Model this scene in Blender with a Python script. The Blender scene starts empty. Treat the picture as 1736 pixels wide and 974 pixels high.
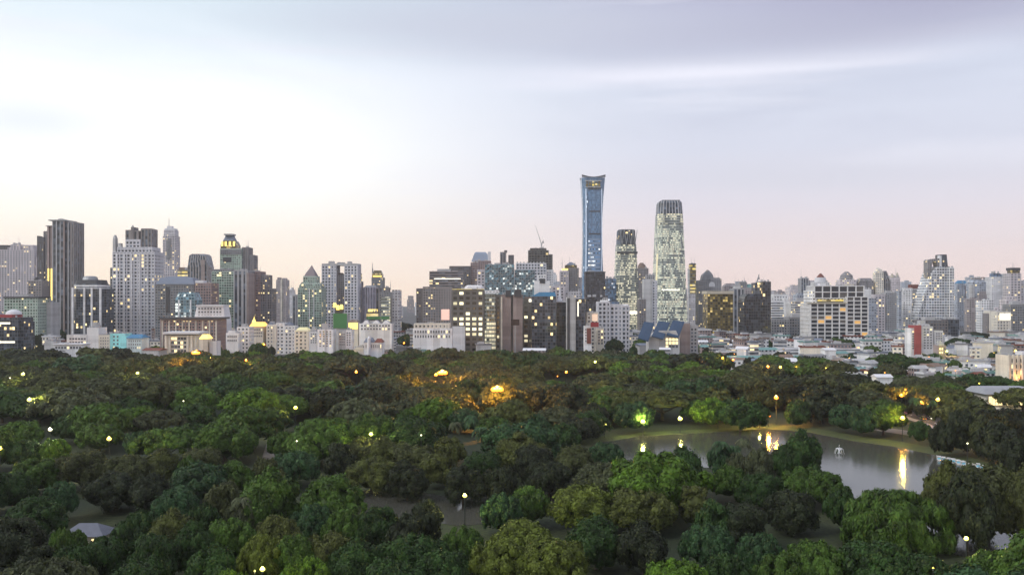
import bpy, math, random
import numpy as np
from mathutils import Vector, Matrix

random.seed(7)
rng = np.random.default_rng(11)
S = bpy.context.scene
COL = S.collection

# ------------------------------------------------------------------ camera
F = 1503.0            # focal length in photograph pixels (photograph 1736 wide)
CX, YH = 868.0, 505.0 # principal column, horizon row
H = 60.0              # the camera looks out of a high floor
cd = bpy.data.cameras.new('camera')
cam = bpy.data.objects.new('camera', cd)
COL.objects.link(cam)
cam.location = (0, 0, H)
cam.rotation_euler = (math.radians(90), 0, 0)
cd.sensor_width = 36.0
cd.lens = 36.0 * F / 1736.0
cd.shift_y = (YH - 487.0) / 1736.0
cd.clip_start = 1.0
cd.clip_end = 40000.0
S.camera = cam

# ------------------------------------------------------------------ sky
SUN_EL, SUN_AZ = math.radians(42), math.radians(-112)   # azimuth measured from +Y towards +X
W = bpy.data.worlds.new('World'); S.world = W; W.use_nodes = True
nt = W.node_tree; nt.nodes.clear()
def N(tree, t, **kw):
    n = tree.nodes.new(t)
    for k, v in kw.items():
        if k == 'loc': continue
        setattr(n, k, v)
    return n
def mth(tree, op, a, b=None, c=None, clamp=False):
    n = tree.nodes.new('ShaderNodeMath'); n.operation = op; n.use_clamp = clamp
    for i, v in enumerate((a, b, c)):
        if v is None: continue
        if isinstance(v, (int, float)): n.inputs[i].default_value = v
        else: tree.links.new(v, n.inputs[i])
    return n.outputs[0]
def mixc(tree, fac, a, b, blend='MIX'):
    n = tree.nodes.new('ShaderNodeMix'); n.data_type = 'RGBA'; n.blend_type = blend
    if isinstance(fac, (int, float)): n.inputs[0].default_value = fac
    else: tree.links.new(fac, n.inputs[0])
    for idx, v in ((6, a), (7, b)):
        if isinstance(v, (tuple, list)): n.inputs[idx].default_value = (*v[:3], 1)
        else: tree.links.new(v, n.inputs[idx])
    return n.outputs[2]
def maprange(tree, v, a, b, c=0.0, d=1.0, smooth=True):
    n = tree.nodes.new('ShaderNodeMapRange'); n.interpolation_type = 'SMOOTHSTEP' if smooth else 'LINEAR'
    tree.links.new(v, n.inputs[0])
    for i, q in zip((1, 2, 3, 4), (a, b, c, d)): n.inputs[i].default_value = q
    return n.outputs[0]
def ramp(tree, v, stops):
    n = tree.nodes.new('ShaderNodeValToRGB'); cr = n.color_ramp
    while len(cr.elements) < len(stops): cr.elements.new(0.5)
    for e, (p, c) in zip(cr.elements, stops): e.position = p; e.color = (*c, 1)
    tree.links.new(v, n.inputs[0]); return n.outputs[0]

tc = N(nt, 'ShaderNodeTexCoord'); sx = N(nt, 'ShaderNodeSeparateXYZ')
nt.links.new(tc.outputs['Generated'], sx.inputs[0])
zz = sx.outputs[2]
SK = 1.0
def s3(r, g, b):   # sRGB 0..255 -> linear
    f = lambda c: (c/255/12.92) if c/255 <= 0.04045 else ((c/255+0.055)/1.055)**2.4
    return (f(r), f(g), f(b))
# elevation ramps: photo rows 505 -> z 0, 350 -> .10, 200 -> .2, 0 -> .32
warm = ramp(nt, zz, [(0.0, (1.16,.94,.70)), (0.045, (1.18,1.02,.84)), (0.10, (1.10,1.05,.96)), (0.16, (1.06,1.07,1.06)),
                     (0.23, (.96,1.0,1.05)), (0.31, s3(216,232,242)), (0.55, s3(196,204,222)), (1.0, s3(190,198,216))])
cool = ramp(nt, zz, [(0.0, s3(252,226,216)), (0.045, s3(248,228,226)), (0.10, s3(228,221,230)), (0.16, s3(216,218,232)),
                     (0.24, s3(210,216,232)), (0.33, s3(176,176,202)), (0.55, s3(186,188,208)), (1.0, s3(190,196,214))])
lr = maprange(nt, sx.outputs[0], -0.36, 0.22)
base = mixc(nt, lr, warm, cool)
# long streaked stratus
mp = N(nt, 'ShaderNodeMapping'); mp.inputs['Scale'].default_value = (1.9, 1.9, 8.0); mp.inputs['Location'].default_value = (0.31, 0.2, 1.1)
mp.inputs['Rotation'].default_value = (0, math.radians(-7), 0)
nt.links.new(tc.outputs['Generated'], mp.inputs[0])
n1 = N(nt, 'ShaderNodeTexNoise'); n1.inputs['Scale'].default_value = 1.7; n1.inputs['Detail'].default_value = 9; n1.inputs['Roughness'].default_value = 0.56
n1.inputs['Distortion'].default_value = 0.5
nt.links.new(mp.outputs[0], n1.inputs[0])
up = maprange(nt, zz, 0.07, 0.30)
cl = maprange(nt, n1.outputs[0], 0.42, 0.72)
clf = mth(nt, 'MULTIPLY', mth(nt, 'MULTIPLY', cl, up), maprange(nt, sx.outputs[0], -0.5, 0.25, 0.30, 0.5))
col = mixc(nt, clf, base, mixc(nt, lr, s3(212,226,236), s3(186,189,208)))
mp2 = N(nt, 'ShaderNodeMapping'); mp2.inputs['Scale'].default_value = (2.2, 2.2, 26.0); mp2.inputs['Location'].default_value = (1.7, 0.4, 2.0)
nt.links.new(tc.outputs['Generated'], mp2.inputs[0])
n2 = N(nt, 'ShaderNodeTexNoise'); n2.inputs['Scale'].default_value = 1.5; n2.inputs['Detail'].default_value = 4; n2.inputs['Roughness'].default_value = 0.45
nt.links.new(mp2.outputs[0], n2.inputs[0])
hi = mth(nt, 'MULTIPLY', maprange(nt, n2.outputs[0], 0.52, 0.72), maprange(nt, zz, 0.05, 0.2, 0.1, 0.35))
col = mixc(nt, hi, col, s3(240,240,250))
# one bright lens of cloud over the towers, and a heavy grey bank above it
def blob(cx, cz, rx, rz):
    dx = mth(nt, 'DIVIDE', mth(nt, 'SUBTRACT', sx.outputs[0], cx), rx)
    dz = mth(nt, 'DIVIDE', mth(nt, 'SUBTRACT', mth(nt, 'ADD', zz, mth(nt, 'MULTIPLY', mth(nt, 'SUBTRACT', n2.outputs[0], 0.5), 0.03)), cz), rz)
    r2 = mth(nt, 'ADD', mth(nt, 'MULTIPLY', dx, dx), mth(nt, 'MULTIPLY', dz, dz))
    return mth(nt, 'EXPONENT', mth(nt, 'MULTIPLY', r2, -1.0))
front = maprange(nt, sx.outputs[1], 0.0, 0.4)
def put(col, b, k, c): return mixc(nt, mth(nt, 'MULTIPLY', mth(nt, 'MULTIPLY', b, k), front), col, c)
col = put(col, blob(-0.02, 0.290, 0.24, 0.026), 0.8, s3(200,204,219))
col = put(col, blob(0.30, 0.275, 0.24, 0.022), 0.7, s3(186,187,206))
col = put(col, blob(0.46, 0.32, 0.20, 0.050), 0.85, s3(158,156,184))
col = put(col, blob(0.20, 0.244, 0.19, 0.010), 0.95, s3(236,236,248))
col = put(col, blob(-0.33, 0.150, 0.17, 0.055), 0.75, (1.10, 1.10, 1.07))
col = put(col, blob(-0.47, 0.175, 0.06, 0.02), 0.5, s3(222,230,238))
col = put(col, blob(0.30, 0.130, 0.20, 0.018), 0.5, s3(212,212,224))
sky = N(nt, 'ShaderNodeTexSky'); sky.sky_type = 'NISHITA'; sky.sun_disc = False
sky.sun_elevation = SUN_EL; sky.sun_rotation = SUN_AZ
col10 = N(nt, 'ShaderNodeVectorMath'); col10.operation = 'SCALE'; col10.inputs['Scale'].default_value = 9.7
nt.links.new(col, col10.inputs[0])
fin = mixc(nt, 0.93, sky.outputs[0], col10.outputs[0])
bg = N(nt, 'ShaderNodeBackground'); bg.inputs['Strength'].default_value = 0.105
wo = N(nt, 'ShaderNodeOutputWorld')
nt.links.new(fin, bg.inputs[0]); nt.links.new(bg.outputs[0], wo.inputs[0])

# ------------------------------------------------------------------ sun, exposure
sl = bpy.data.lights.new('sun', 'SUN'); sl.energy = 1.5; sl.angle = math.radians(22); sl.color = (1.0, 0.96, 0.90)
so = bpy.data.objects.new('sun', sl); COL.objects.link(so)
dirv = Vector((math.sin(SUN_AZ)*math.cos(SUN_EL), math.cos(SUN_AZ)*math.cos(SUN_EL), math.sin(SUN_EL)))
so.rotation_euler = dirv.to_track_quat('Z', 'Y').to_euler()
so.location = (-300, 200, 500)
V = S.view_settings
V.view_transform = 'Standard'; V.look = 'None'; V.exposure = 0.19; V.gamma = 1.0; V.use_curve_mapping = False
S.cycles.max_bounces = 6; S.cycles.diffuse_bounces = 3; S.cycles.glossy_bounces = 3; S.cycles.transmission_bounces = 2
S.cycles.transparent_max_bounces = 4; S.cycles.volume_bounces = 0
S.cycles.sample_clamp_indirect = 4.0
try: S.cycles.use_light_tree = True
except Exception: pass

# ------------------------------------------------------------------ small helpers
def gnd(px, py):                    # a point of the ground seen at that spot of the photograph
    d = F * H / (py - YH)
    return ((px - CX) * d / F, d)
def tag(o, label=None, cat=None, group=None, kind=None):
    if label: o['label'] = label
    if cat: o['category'] = cat
    if group: o['group'] = group
    if kind: o['kind'] = kind
    return o
def link(o, parent=None):
    COL.objects.link(o)
    if parent is not None: o.parent = parent
    return o
def empty(name, loc, rz=0.0):
    o = bpy.data.objects.new(name, None); COL.objects.link(o)
    o.location = loc; o.rotation_euler = (0, 0, rz); o.empty_display_size = 1.0
    return o
MATS = {}
def pmat(name, col, rough=0.8, metal=0.0, var=0.12, scale=0.4, emit=None, es=0.0, bump=0.0):
    if name in MATS: return MATS[name]
    m = bpy.data.materials.new(name); m.use_nodes = True; t = m.node_tree
    b = t.nodes['Principled BSDF']
    b.inputs['Roughness'].default_value = rough; b.inputs['Metallic'].default_value = metal
    g = N(t, 'ShaderNodeTexCoord'); n = N(t, 'ShaderNodeTexNoise'); n.inputs['Scale'].default_value = scale; n.inputs['Detail'].default_value = 5
    t.links.new(g.outputs['Object'], n.inputs[0])
    c = mixc(t, n.outputs[0], tuple(x*(1-var*1.6) for x in col), tuple(min(1, x*(1+var*1.6)) for x in col))
    t.links.new(c, b.inputs['Base Color'])
    if emit:
        b.inputs['Emission Color'].default_value = (*emit, 1); b.inputs['Emission Strength'].default_value = es
    if bump:
        bp = N(t, 'ShaderNodeBump'); bp.inputs['Strength'].default_value = bump
        t.links.new(n.outputs[0], bp.inputs['Height']); t.links.new(bp.outputs[0], b.inputs['Normal'])
    MATS[name] = m; return m

class MB:
    """collects faces with uv and slot"""
    def __init__(s): s.v = []; s.f = []; s.uv = []; s.mi = []
    def quad(s, pts, uvs=None, mi=0):
        k = len(s.v); s.v += [tuple(p) for p in pts]; s.f.append(tuple(range(k, k+len(pts))))
        s.uv += (uvs if uvs else [(p[0]+p[1], p[2]) for p in pts]); s.mi.append(mi)
    def box(s, x0, x1, y0, y1, z0, z1, mi=0, M=None, bottom=True):
        P = [(x0,y0,z0),(x1,y0,z0),(x1,y1,z0),(x0,y1,z0),(x0,y0,z1),(x1,y0,z1),(x1,y1,z1),(x0,y1,z1)]
        if M is not None: P = [tuple(M @ Vector(p)) for p in P]
        fs = [(0,1,5,4),(1,2,6,5),(2,3,7,6),(3,0,4,7),(4,5,6,7)]
        if bottom: fs.append((3,2,1,0))
        for f in fs: s.quad([P[i] for i in f], None, mi)
    def tube(s, p, q, r0, r1=None, n=6, mi=0):
        p = Vector(p); q = Vector(q); r1 = r0 if r1 is None else r1
        a = (q-p).normalized(); u = a.orthogonal().normalized(); w = a.cross(u)
        A = [p + (u*math.cos(t)+w*math.sin(t))*r0 for t in [2*math.pi*i/n for i in range(n)]]
        B_ = [q + (u*math.cos(t)+w*math.sin(t))*r1 for t in [2*math.pi*i/n for i in range(n)]]
        for i in range(n):
            j = (i+1) % n; s.quad([A[i], A[j], B_[j], B_[i]], None, mi)
        s.quad(A[::-1], None, mi); s.quad(B_, None, mi)
    def ball(s, c, rx, rz, n=8, m=6, mi=0, zmin=-1.0):
        R = []
        for i in range(m+1):
            ph = -math.pi/2 + math.pi*i/m; z = max(math.sin(ph), zmin)
            R.append([(c[0]+rx*math.cos(ph)*math.cos(2*math.pi*k/n), c[1]+rx*math.cos(ph)*math.sin(2*math.pi*k/n), c[2]+rz*z) for k in range(n)])
        for i in range(m):
            for k in range(n):
                j = (k+1) % n; s.quad([R[i][k], R[i][j], R[i+1][j], R[i+1][k]], None, mi)
    def build(s, name, mats, parent=None, mesh_only=False):
        me = bpy.data.meshes.new(name); me.from_pydata(s.v, [], s.f)
        ul = me.uv_layers.new(name='UVMap'); ul.data.foreach_set('uv', [c for p in s.uv for c in p])
        if not isinstance(mats, (list, tuple)): mats = [mats]
        for m in mats: me.materials.append(m)
        if len(mats) > 1: me.polygons.foreach_set('material_index', s.mi)
        me.update()
        if mesh_only: return me
        return link(bpy.data.objects.new(name, me), parent)

# ------------------------------------------------------------------ facades
FAC = {}
def facade(key, wall, glass=(0.05,0.065,0.085), bay=4.0, fl=4.0, wf=0.6, hf=0.55, lit=0.1, lc=(1.0,0.74,0.32), ls=1.6, rel=0.35, grough=0.18, wrough=0.8):
    wall = tuple(min(.78, c*1.3+.02) for c in wall)
    if key not in ('litoffice', 'goldband', 'heroglass', 'heroglass_lit', 'grey_fin', 'brown_fin', 'unfin', 'white_lilac', 'white', 'cream', 'pink_grid', 'trap'): bay *= .82; fl *= .86
    m = bpy.data.materials.new('facade_' + key); m.use_nodes = True; t = m.node_tree
    b = t.nodes['Principled BSDF']
    uv = N(t, 'ShaderNodeUVMap'); uv.uv_map = 'UVMap'
    s = N(t, 'ShaderNodeSeparateXYZ'); t.links.new(uv.outputs[0], s.inputs[0])
    u = mth(t, 'DIVIDE', s.outputs[0], bay); v = mth(t, 'DIVIDE', s.outputs[1], fl)
    mu = mth(t, 'LESS_THAN', mth(t, 'ABSOLUTE', mth(t, 'SUBTRACT', mth(t, 'FRACT', u), 0.5)), wf/2)
    mv = mth(t, 'LESS_THAN', mth(t, 'ABSOLUTE', mth(t, 'SUBTRACT', mth(t, 'FRACT', v), 0.5)), hf/2)
    mask = mth(t, 'MULTIPLY', mu, mv)
    oi = N(t, 'ShaderNodeObjectInfo')
    cb = N(t, 'ShaderNodeCombineXYZ')
    t.links.new(mth(t, 'FLOOR', u), cb.inputs[0]); t.links.new(mth(t, 'FLOOR', v), cb.inputs[1])
    t.links.new(mth(t, 'MULTIPLY', oi.outputs['Random'], 517.0), cb.inputs[2])
    wn = N(t, 'ShaderNodeTexWhiteNoise'); t.links.new(cb.outputs[0], wn.inputs[0])
    cl = N(t, 'ShaderNodeTexNoise'); cl.inputs['Scale'].default_value = 0.16; cl.inputs['Detail'].default_value = 2
    t.links.new(cb.outputs[0], cl.inputs[0])
    thr = mth(t, 'MULTIPLY', maprange(t, cl.outputs[0], 0.38, 0.66, 0.15, 2.2), lit)
    lfl = N(t, 'ShaderNodeTexWhiteNoise', noise_dimensions='2D'); c5 = N(t, 'ShaderNodeCombineXYZ'); t.links.new(mth(t, 'ADD', mth(t, 'FLOOR', v), 91.0), c5.inputs[0]); t.links.new(oi.outputs['Random'], c5.inputs[1]); t.links.new(c5.outputs[0], lfl.inputs[0])
    thr = mth(t, 'MULTIPLY', thr, maprange(t, lfl.outputs[0], .25, 1.0, .45, 2.0, False))
    litm = mth(t, 'MULTIPLY', mth(t, 'LESS_THAN', wn.outputs[0], thr), mask)
    sc = N(t, 'ShaderNodeSeparateColor'); t.links.new(wn.outputs[1], sc.inputs[0])
    g0, g1 = (.85, 1.5) if key in ('heroglass', 'litgreen2', 'litgreen') else (.55, 3.2)
    gl = mixc(t, mth(t, 'POWER', sc.outputs[1], 2.2), tuple(c*g0 for c in glass), tuple(min(1, c*g1+0.02) for c in glass))
    nz = N(t, 'ShaderNodeTexNoise'); nz.inputs['Scale'].default_value = 0.045; nz.inputs['Detail'].default_value = 6
    tcn = N(t, 'ShaderNodeTexCoord'); t.links.new(tcn.outputs['Object'], nz.inputs[0])
    wl = mixc(t, nz.outputs[0], tuple(c*0.72 for c in wall), tuple(min(1, c*1.25) for c in wall))
    # rain streaks below the sills, per bay
    st = N(t, 'ShaderNodeTexNoise'); st.inputs['Scale'].default_value = 1.0; st.inputs['Detail'].default_value = 3
    c2 = N(t, 'ShaderNodeCombineXYZ'); t.links.new(mth(t, 'MULTIPLY', s.outputs[0], 0.8), c2.inputs[0]); t.links.new(mth(t, 'MULTIPLY', s.outputs[1], 0.04), c2.inputs[1])
    t.links.new(c2.outputs[0], st.inputs[0])
    wl = mixc(t, maprange(t, st.outputs[0], 0.5, 0.75, 0.0, 0.35), wl, tuple(c*0.6 for c in wall))
    # bays differ a little from one another (balcony stacks, refuge floors)
    cbay = N(t, 'ShaderNodeTexWhiteNoise', noise_dimensions='2D'); c3 = N(t, 'ShaderNodeCombineXYZ'); t.links.new(mth(t, 'FLOOR', mth(t, 'MULTIPLY', u, .5)), c3.inputs[0]); t.links.new(oi.outputs['Random'], c3.inputs[1]); t.links.new(c3.outputs[0], cbay.inputs[0])
    cfl = N(t, 'ShaderNodeTexWhiteNoise', noise_dimensions='2D'); c4 = N(t, 'ShaderNodeCombineXYZ'); t.links.new(mth(t, 'FLOOR', v), c4.inputs[0]); t.links.new(oi.outputs['Random'], c4.inputs[1]); t.links.new(c4.outputs[0], cfl.inputs[0])
    kk = mth(t, 'ADD', mth(t, 'MULTIPLY', cbay.outputs[0], .34), mth(t, 'ADD', mth(t, 'MULTIPLY', cfl.outputs[0], .22), .76))
    vs = N(t, 'ShaderNodeVectorMath', operation='SCALE'); t.links.new(wl, vs.inputs[0]); t.links.new(kk, vs.inputs['Scale']); wl = vs.outputs[0]
    t.links.new(mixc(t, mask, wl, gl), b.inputs['Base Color'])
    t.links.new(mth(t, 'ADD', mth(t, 'MULTIPLY', mask, grough - wrough), wrough), b.inputs['Roughness'])
    t.links.new(mixc(t, sc.outputs[0], lc, (1.0, 0.86, 0.58)), b.inputs['Emission Color'])
    t.links.new(mth(t, 'MULTIPLY', litm, mth(t, 'MULTIPLY', mth(t, 'ADD', sc.outputs[2], 0.35), ls)), b.inputs['Emission Strength'])
    wm = pmat('trim_' + key, wall, 0.8, 0, 0.12, 0.06)
    FAC[key] = dict(mat=m, trim=wm, bay=bay, fl=fl, wf=wf, hf=hf, rel=rel)
Wt = lambda v, r=1.0, g=1.0, b=1.0: (v*r, v*g, v*b)
LY = (1.0, 0.70, 0.18)
facade('pink_grid', Wt(.42,1.05,.97,1.0), bay=6, fl=4.5, wf=.55, hf=.5, lit=.05)
facade('white_lilac', Wt(.50,.99,.99,1.04), bay=4.8, fl=4.6, wf=.62, hf=.60, lit=.07)
facade('white', Wt(.68,1,1,1.02), bay=4, fl=3.8, wf=.5, hf=.45, lit=.08)
facade('cream', Wt(.55,1.05,.98,.85), bay=4, fl=3.8, wf=.5, hf=.45, lit=.12)
facade('grey', Wt(.30,1,1,1.03), bay=4, fl=4, wf=.6, hf=.5, lit=.06)
facade('midgrey', Wt(.20,1,1,1.02), bay=4, fl=4, wf=.6, hf=.5, lit=.05)
facade('brown', Wt(.19,1.07,.99,.98), bay=4, fl=4, wf=.55, hf=.5, lit=.05)
facade('darkbrown', Wt(.11,1.09,.98,.98), bay=4, fl=4, wf=.6, hf=.5, lit=.02)
facade('redbrown', Wt(.20,1.25,.93,.88), bay=4, fl=4, wf=.55, hf=.5, lit=.05)
facade('brown_fin', Wt(.20,1.08,.98,.95), bay=5, fl=4, wf=.6, hf=1.0, lit=.0)
facade('grey_fin', Wt(.30,1,1,1.04), bay=5.5, fl=4, wf=.65, hf=1.0, lit=.0)
facade('lilac_fin', Wt(.42,1.02,.95,1.08), bay=3.2, fl=4, wf=.45, hf=1.0, lit=.0)
facade('bands', Wt(.40,1,.97,.95), bay=5, fl=4, wf=1.0, hf=.45, lit=.09, rel=.3)
facade('white_bands', Wt(.62), bay=5, fl=4.2, wf=1.0, hf=.42, lit=.08, rel=.3)
facade('brown_bands', Wt(.17,1.1,.97,.97), bay=5, fl=4, wf=1.0, hf=.5, lit=.07)
facade('darkglass', Wt(.07,.95,1,1.15), (.035,.045,.06), bay=3.4, fl=4, wf=.85, hf=.8, lit=.03, rel=0, grough=.1)
facade('blackglass', Wt(.035,.95,1,1.15), (.018,.022,.03), bay=3.4, fl=4, wf=.88, hf=.85, lit=.012, rel=0, grough=.15)
facade('blueglass', Wt(.16,.75,1.0,1.3), (.05,.09,.15), bay=4, fl=4, wf=.9, hf=.85, lit=.05, lc=(.9,.95,1), ls=.9, rel=0, grough=.08)
facade('tealglass', Wt(.22,.75,1.05,1.15), (.06,.12,.15), bay=4, fl=4.2, wf=.8, hf=.75, lit=.12, lc=(.9,.95,.9), ls=.9, rel=.0, grough=.1)
facade('greenglass', Wt(.38,.9,1.05,.92), (.07,.12,.09), bay=4.2, fl=4.2, wf=.72, hf=.66, lit=.07, rel=.2)
facade('litoffice', Wt(.10,1.05,1,.92), (.03,.035,.03), bay=6.5, fl=5.2, wf=.62, hf=.55, lit=.40, lc=(1,.9,.55), ls=1.3)
facade('litgreen', Wt(.30,.92,1,.95), (.10,.12,.10), bay=3.4, fl=5, wf=.88, hf=.6, lit=.62, lc=(1,.93,.62), ls=.7, rel=.0)
facade('litgreen2', Wt(.34,.92,1,.95), (.11,.14,.12), bay=2.6, fl=4.6, wf=.86, hf=.66, lit=.8, lc=(.92,1.0,.76), ls=.62, rel=0)
facade('gold', Wt(.06,1.1,1,.8), (.10,.075,.02), bay=4, fl=4, wf=.85, hf=.8, lit=.16, lc=(1,.72,.2), ls=.55, rel=0, grough=.12)
facade('goldband', Wt(.10,1.1,1,.7), (.12,.09,.02), bay=5, fl=7, wf=1.0, hf=.55, lit=.9, lc=(1,.75,.15), ls=.7, rel=0)
facade('heroglass', Wt(.20,.66,.98,1.4), (.10,.20,.34), bay=3.0, fl=5.5, wf=.8, hf=.9, lit=.02, lc=(.85,.93,1), ls=.9, rel=0, grough=.14)
facade('heroglass_lit', Wt(.24,.7,.98,1.4), (.08,.16,.28), bay=3.6, fl=9, wf=.92, hf=.34, lit=.34, lc=(.9,.96,1), ls=1.1, rel=0, grough=.14)
facade('trap', Wt(.62,.98,1,1.03), (.08,.10,.13), bay=4.4, fl=4.6, wf=.72, hf=.62, lit=.05, rel=.2)
facade('unfin', Wt(.10,1,.98,.92), (.02,.02,.02), bay=5, fl=4.5, wf=.8, hf=.7, lit=.02, rel=.4)
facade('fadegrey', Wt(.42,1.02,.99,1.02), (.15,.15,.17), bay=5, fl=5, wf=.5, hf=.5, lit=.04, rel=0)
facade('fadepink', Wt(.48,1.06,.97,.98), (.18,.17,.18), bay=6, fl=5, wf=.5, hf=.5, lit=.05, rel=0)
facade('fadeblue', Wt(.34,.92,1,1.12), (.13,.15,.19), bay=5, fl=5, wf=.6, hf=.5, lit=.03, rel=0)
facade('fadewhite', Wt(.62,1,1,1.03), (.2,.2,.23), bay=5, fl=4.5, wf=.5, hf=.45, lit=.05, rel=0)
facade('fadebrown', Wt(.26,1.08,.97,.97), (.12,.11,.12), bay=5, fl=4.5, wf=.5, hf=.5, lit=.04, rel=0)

ROOF = pmat('flat_roof', (0.23,0.23,0.24), .9, 0, .3, .12)
ROOFL = pmat('pale_roof', (0.45,0.45,0.46), .85, 0, .2, .12)
METAL = pmat('galvanised_metal', (0.35,0.36,0.37), .5, .6, .1, 1)
WHITEP = pmat('white_paint', (0.72,0.72,0.74), .6, 0, .08, .3)
CREAMP = pmat('cream_plaster', (0.55,0.50,0.40), .7, 0, .12, .2)
DARKP = pmat('dark_plaster', (0.07,0.07,0.075), .7, 0, .15, .2)
TEALR = pmat('teal_roof', (0.16,0.30,0.29), .7, 0, .15, .2)
BLUER = pmat('blue_roof', (0.05,0.20,0.36), .6, 0, .12, .2)
GREYBR = pmat('blue_grey_roof', (0.17,0.20,0.26), .6, 0, .12, .1)
REDR = pmat('red_roof', (0.19,0.065,0.045), .8, 0, .2, .3)
RUSTR = pmat('rusty_roof', (0.21,0.15,0.12), .85, 0, .3, .3)
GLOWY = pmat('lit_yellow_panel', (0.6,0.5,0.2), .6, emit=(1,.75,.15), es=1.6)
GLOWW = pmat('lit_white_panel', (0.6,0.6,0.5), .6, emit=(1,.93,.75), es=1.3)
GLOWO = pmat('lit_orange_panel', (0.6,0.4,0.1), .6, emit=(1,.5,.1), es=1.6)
REDP = pmat('red_paint', (0.32,0.035,0.04), .6, 0, .1, .3)
CYANP = pmat('sky_blue_paint', (0.22,0.55,0.72), .6, 0, .06, .3)
WINDOW = pmat('window_glass', (0.035,0.045,0.06), .15, 0, .3, .8)
WINLIT = pmat('lit_window_glass', (0.5,0.4,0.2), .3, emit=(1,.78,.38), es=1.5)

def loftmesh(levels, fac, sec='rect', topmat=None, uvoff=0.0):
    """levels: (z, cx, cy, w, dep); returns MB with facade walls and a roof cap"""
    mb = MB(); ring = []
    for (z, cx, cy, w, dp) in levels:
        a, b_ = w/2, dp/2
        if sec == 'rect': P = [(-a,-b_),(a,-b_),(a,b_),(-a,b_)]
        elif sec == 'cham':
            c = 0.18*min(w, dp); P = [(-a+c,-b_),(a-c,-b_),(a,-b_+c),(a,b_-c),(a-c,b_),(-a+c,b_),(-a,b_-c),(-a,-b_+c)]
        else:
            P = [(a*math.cos(t), b_*math.sin(t)) for t in [2*math.pi*(i+.5)/16 - math.pi/2 for i in range(16)]]
        ring.append([(cx+x, cy+y, z) for x, y in P])
    n = len(ring[0])
    L = max(range(len(ring)), key=lambda i: levels[i][3])
    us = [uvoff]
    for i in range(n):
        p, q = ring[L][i], ring[L][(i+1) % n]; us.append(us[-1] + math.hypot(p[0]-q[0], p[1]-q[1]))
    for k in range(len(ring)-1):
        slope = (abs(levels[k+1][3]-levels[k][3])+abs(levels[k+1][4]-levels[k][4]))/2 > 2.2*max(.01, abs(levels[k+1][0]-levels[k][0]))
        for i in range(n):
            j = (i+1) % n
            z0, z1 = levels[k][0], levels[k+1][0]
            mb.quad([ring[k][i], ring[k][j], ring[k+1][j], ring[k+1][i]], [(us[i],z0),(us[i+1],z0),(us[i+1],z1),(us[i],z1)], 1 if slope else 0)
    mb.quad(ring[-1], None, 1)
    return mb

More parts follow.
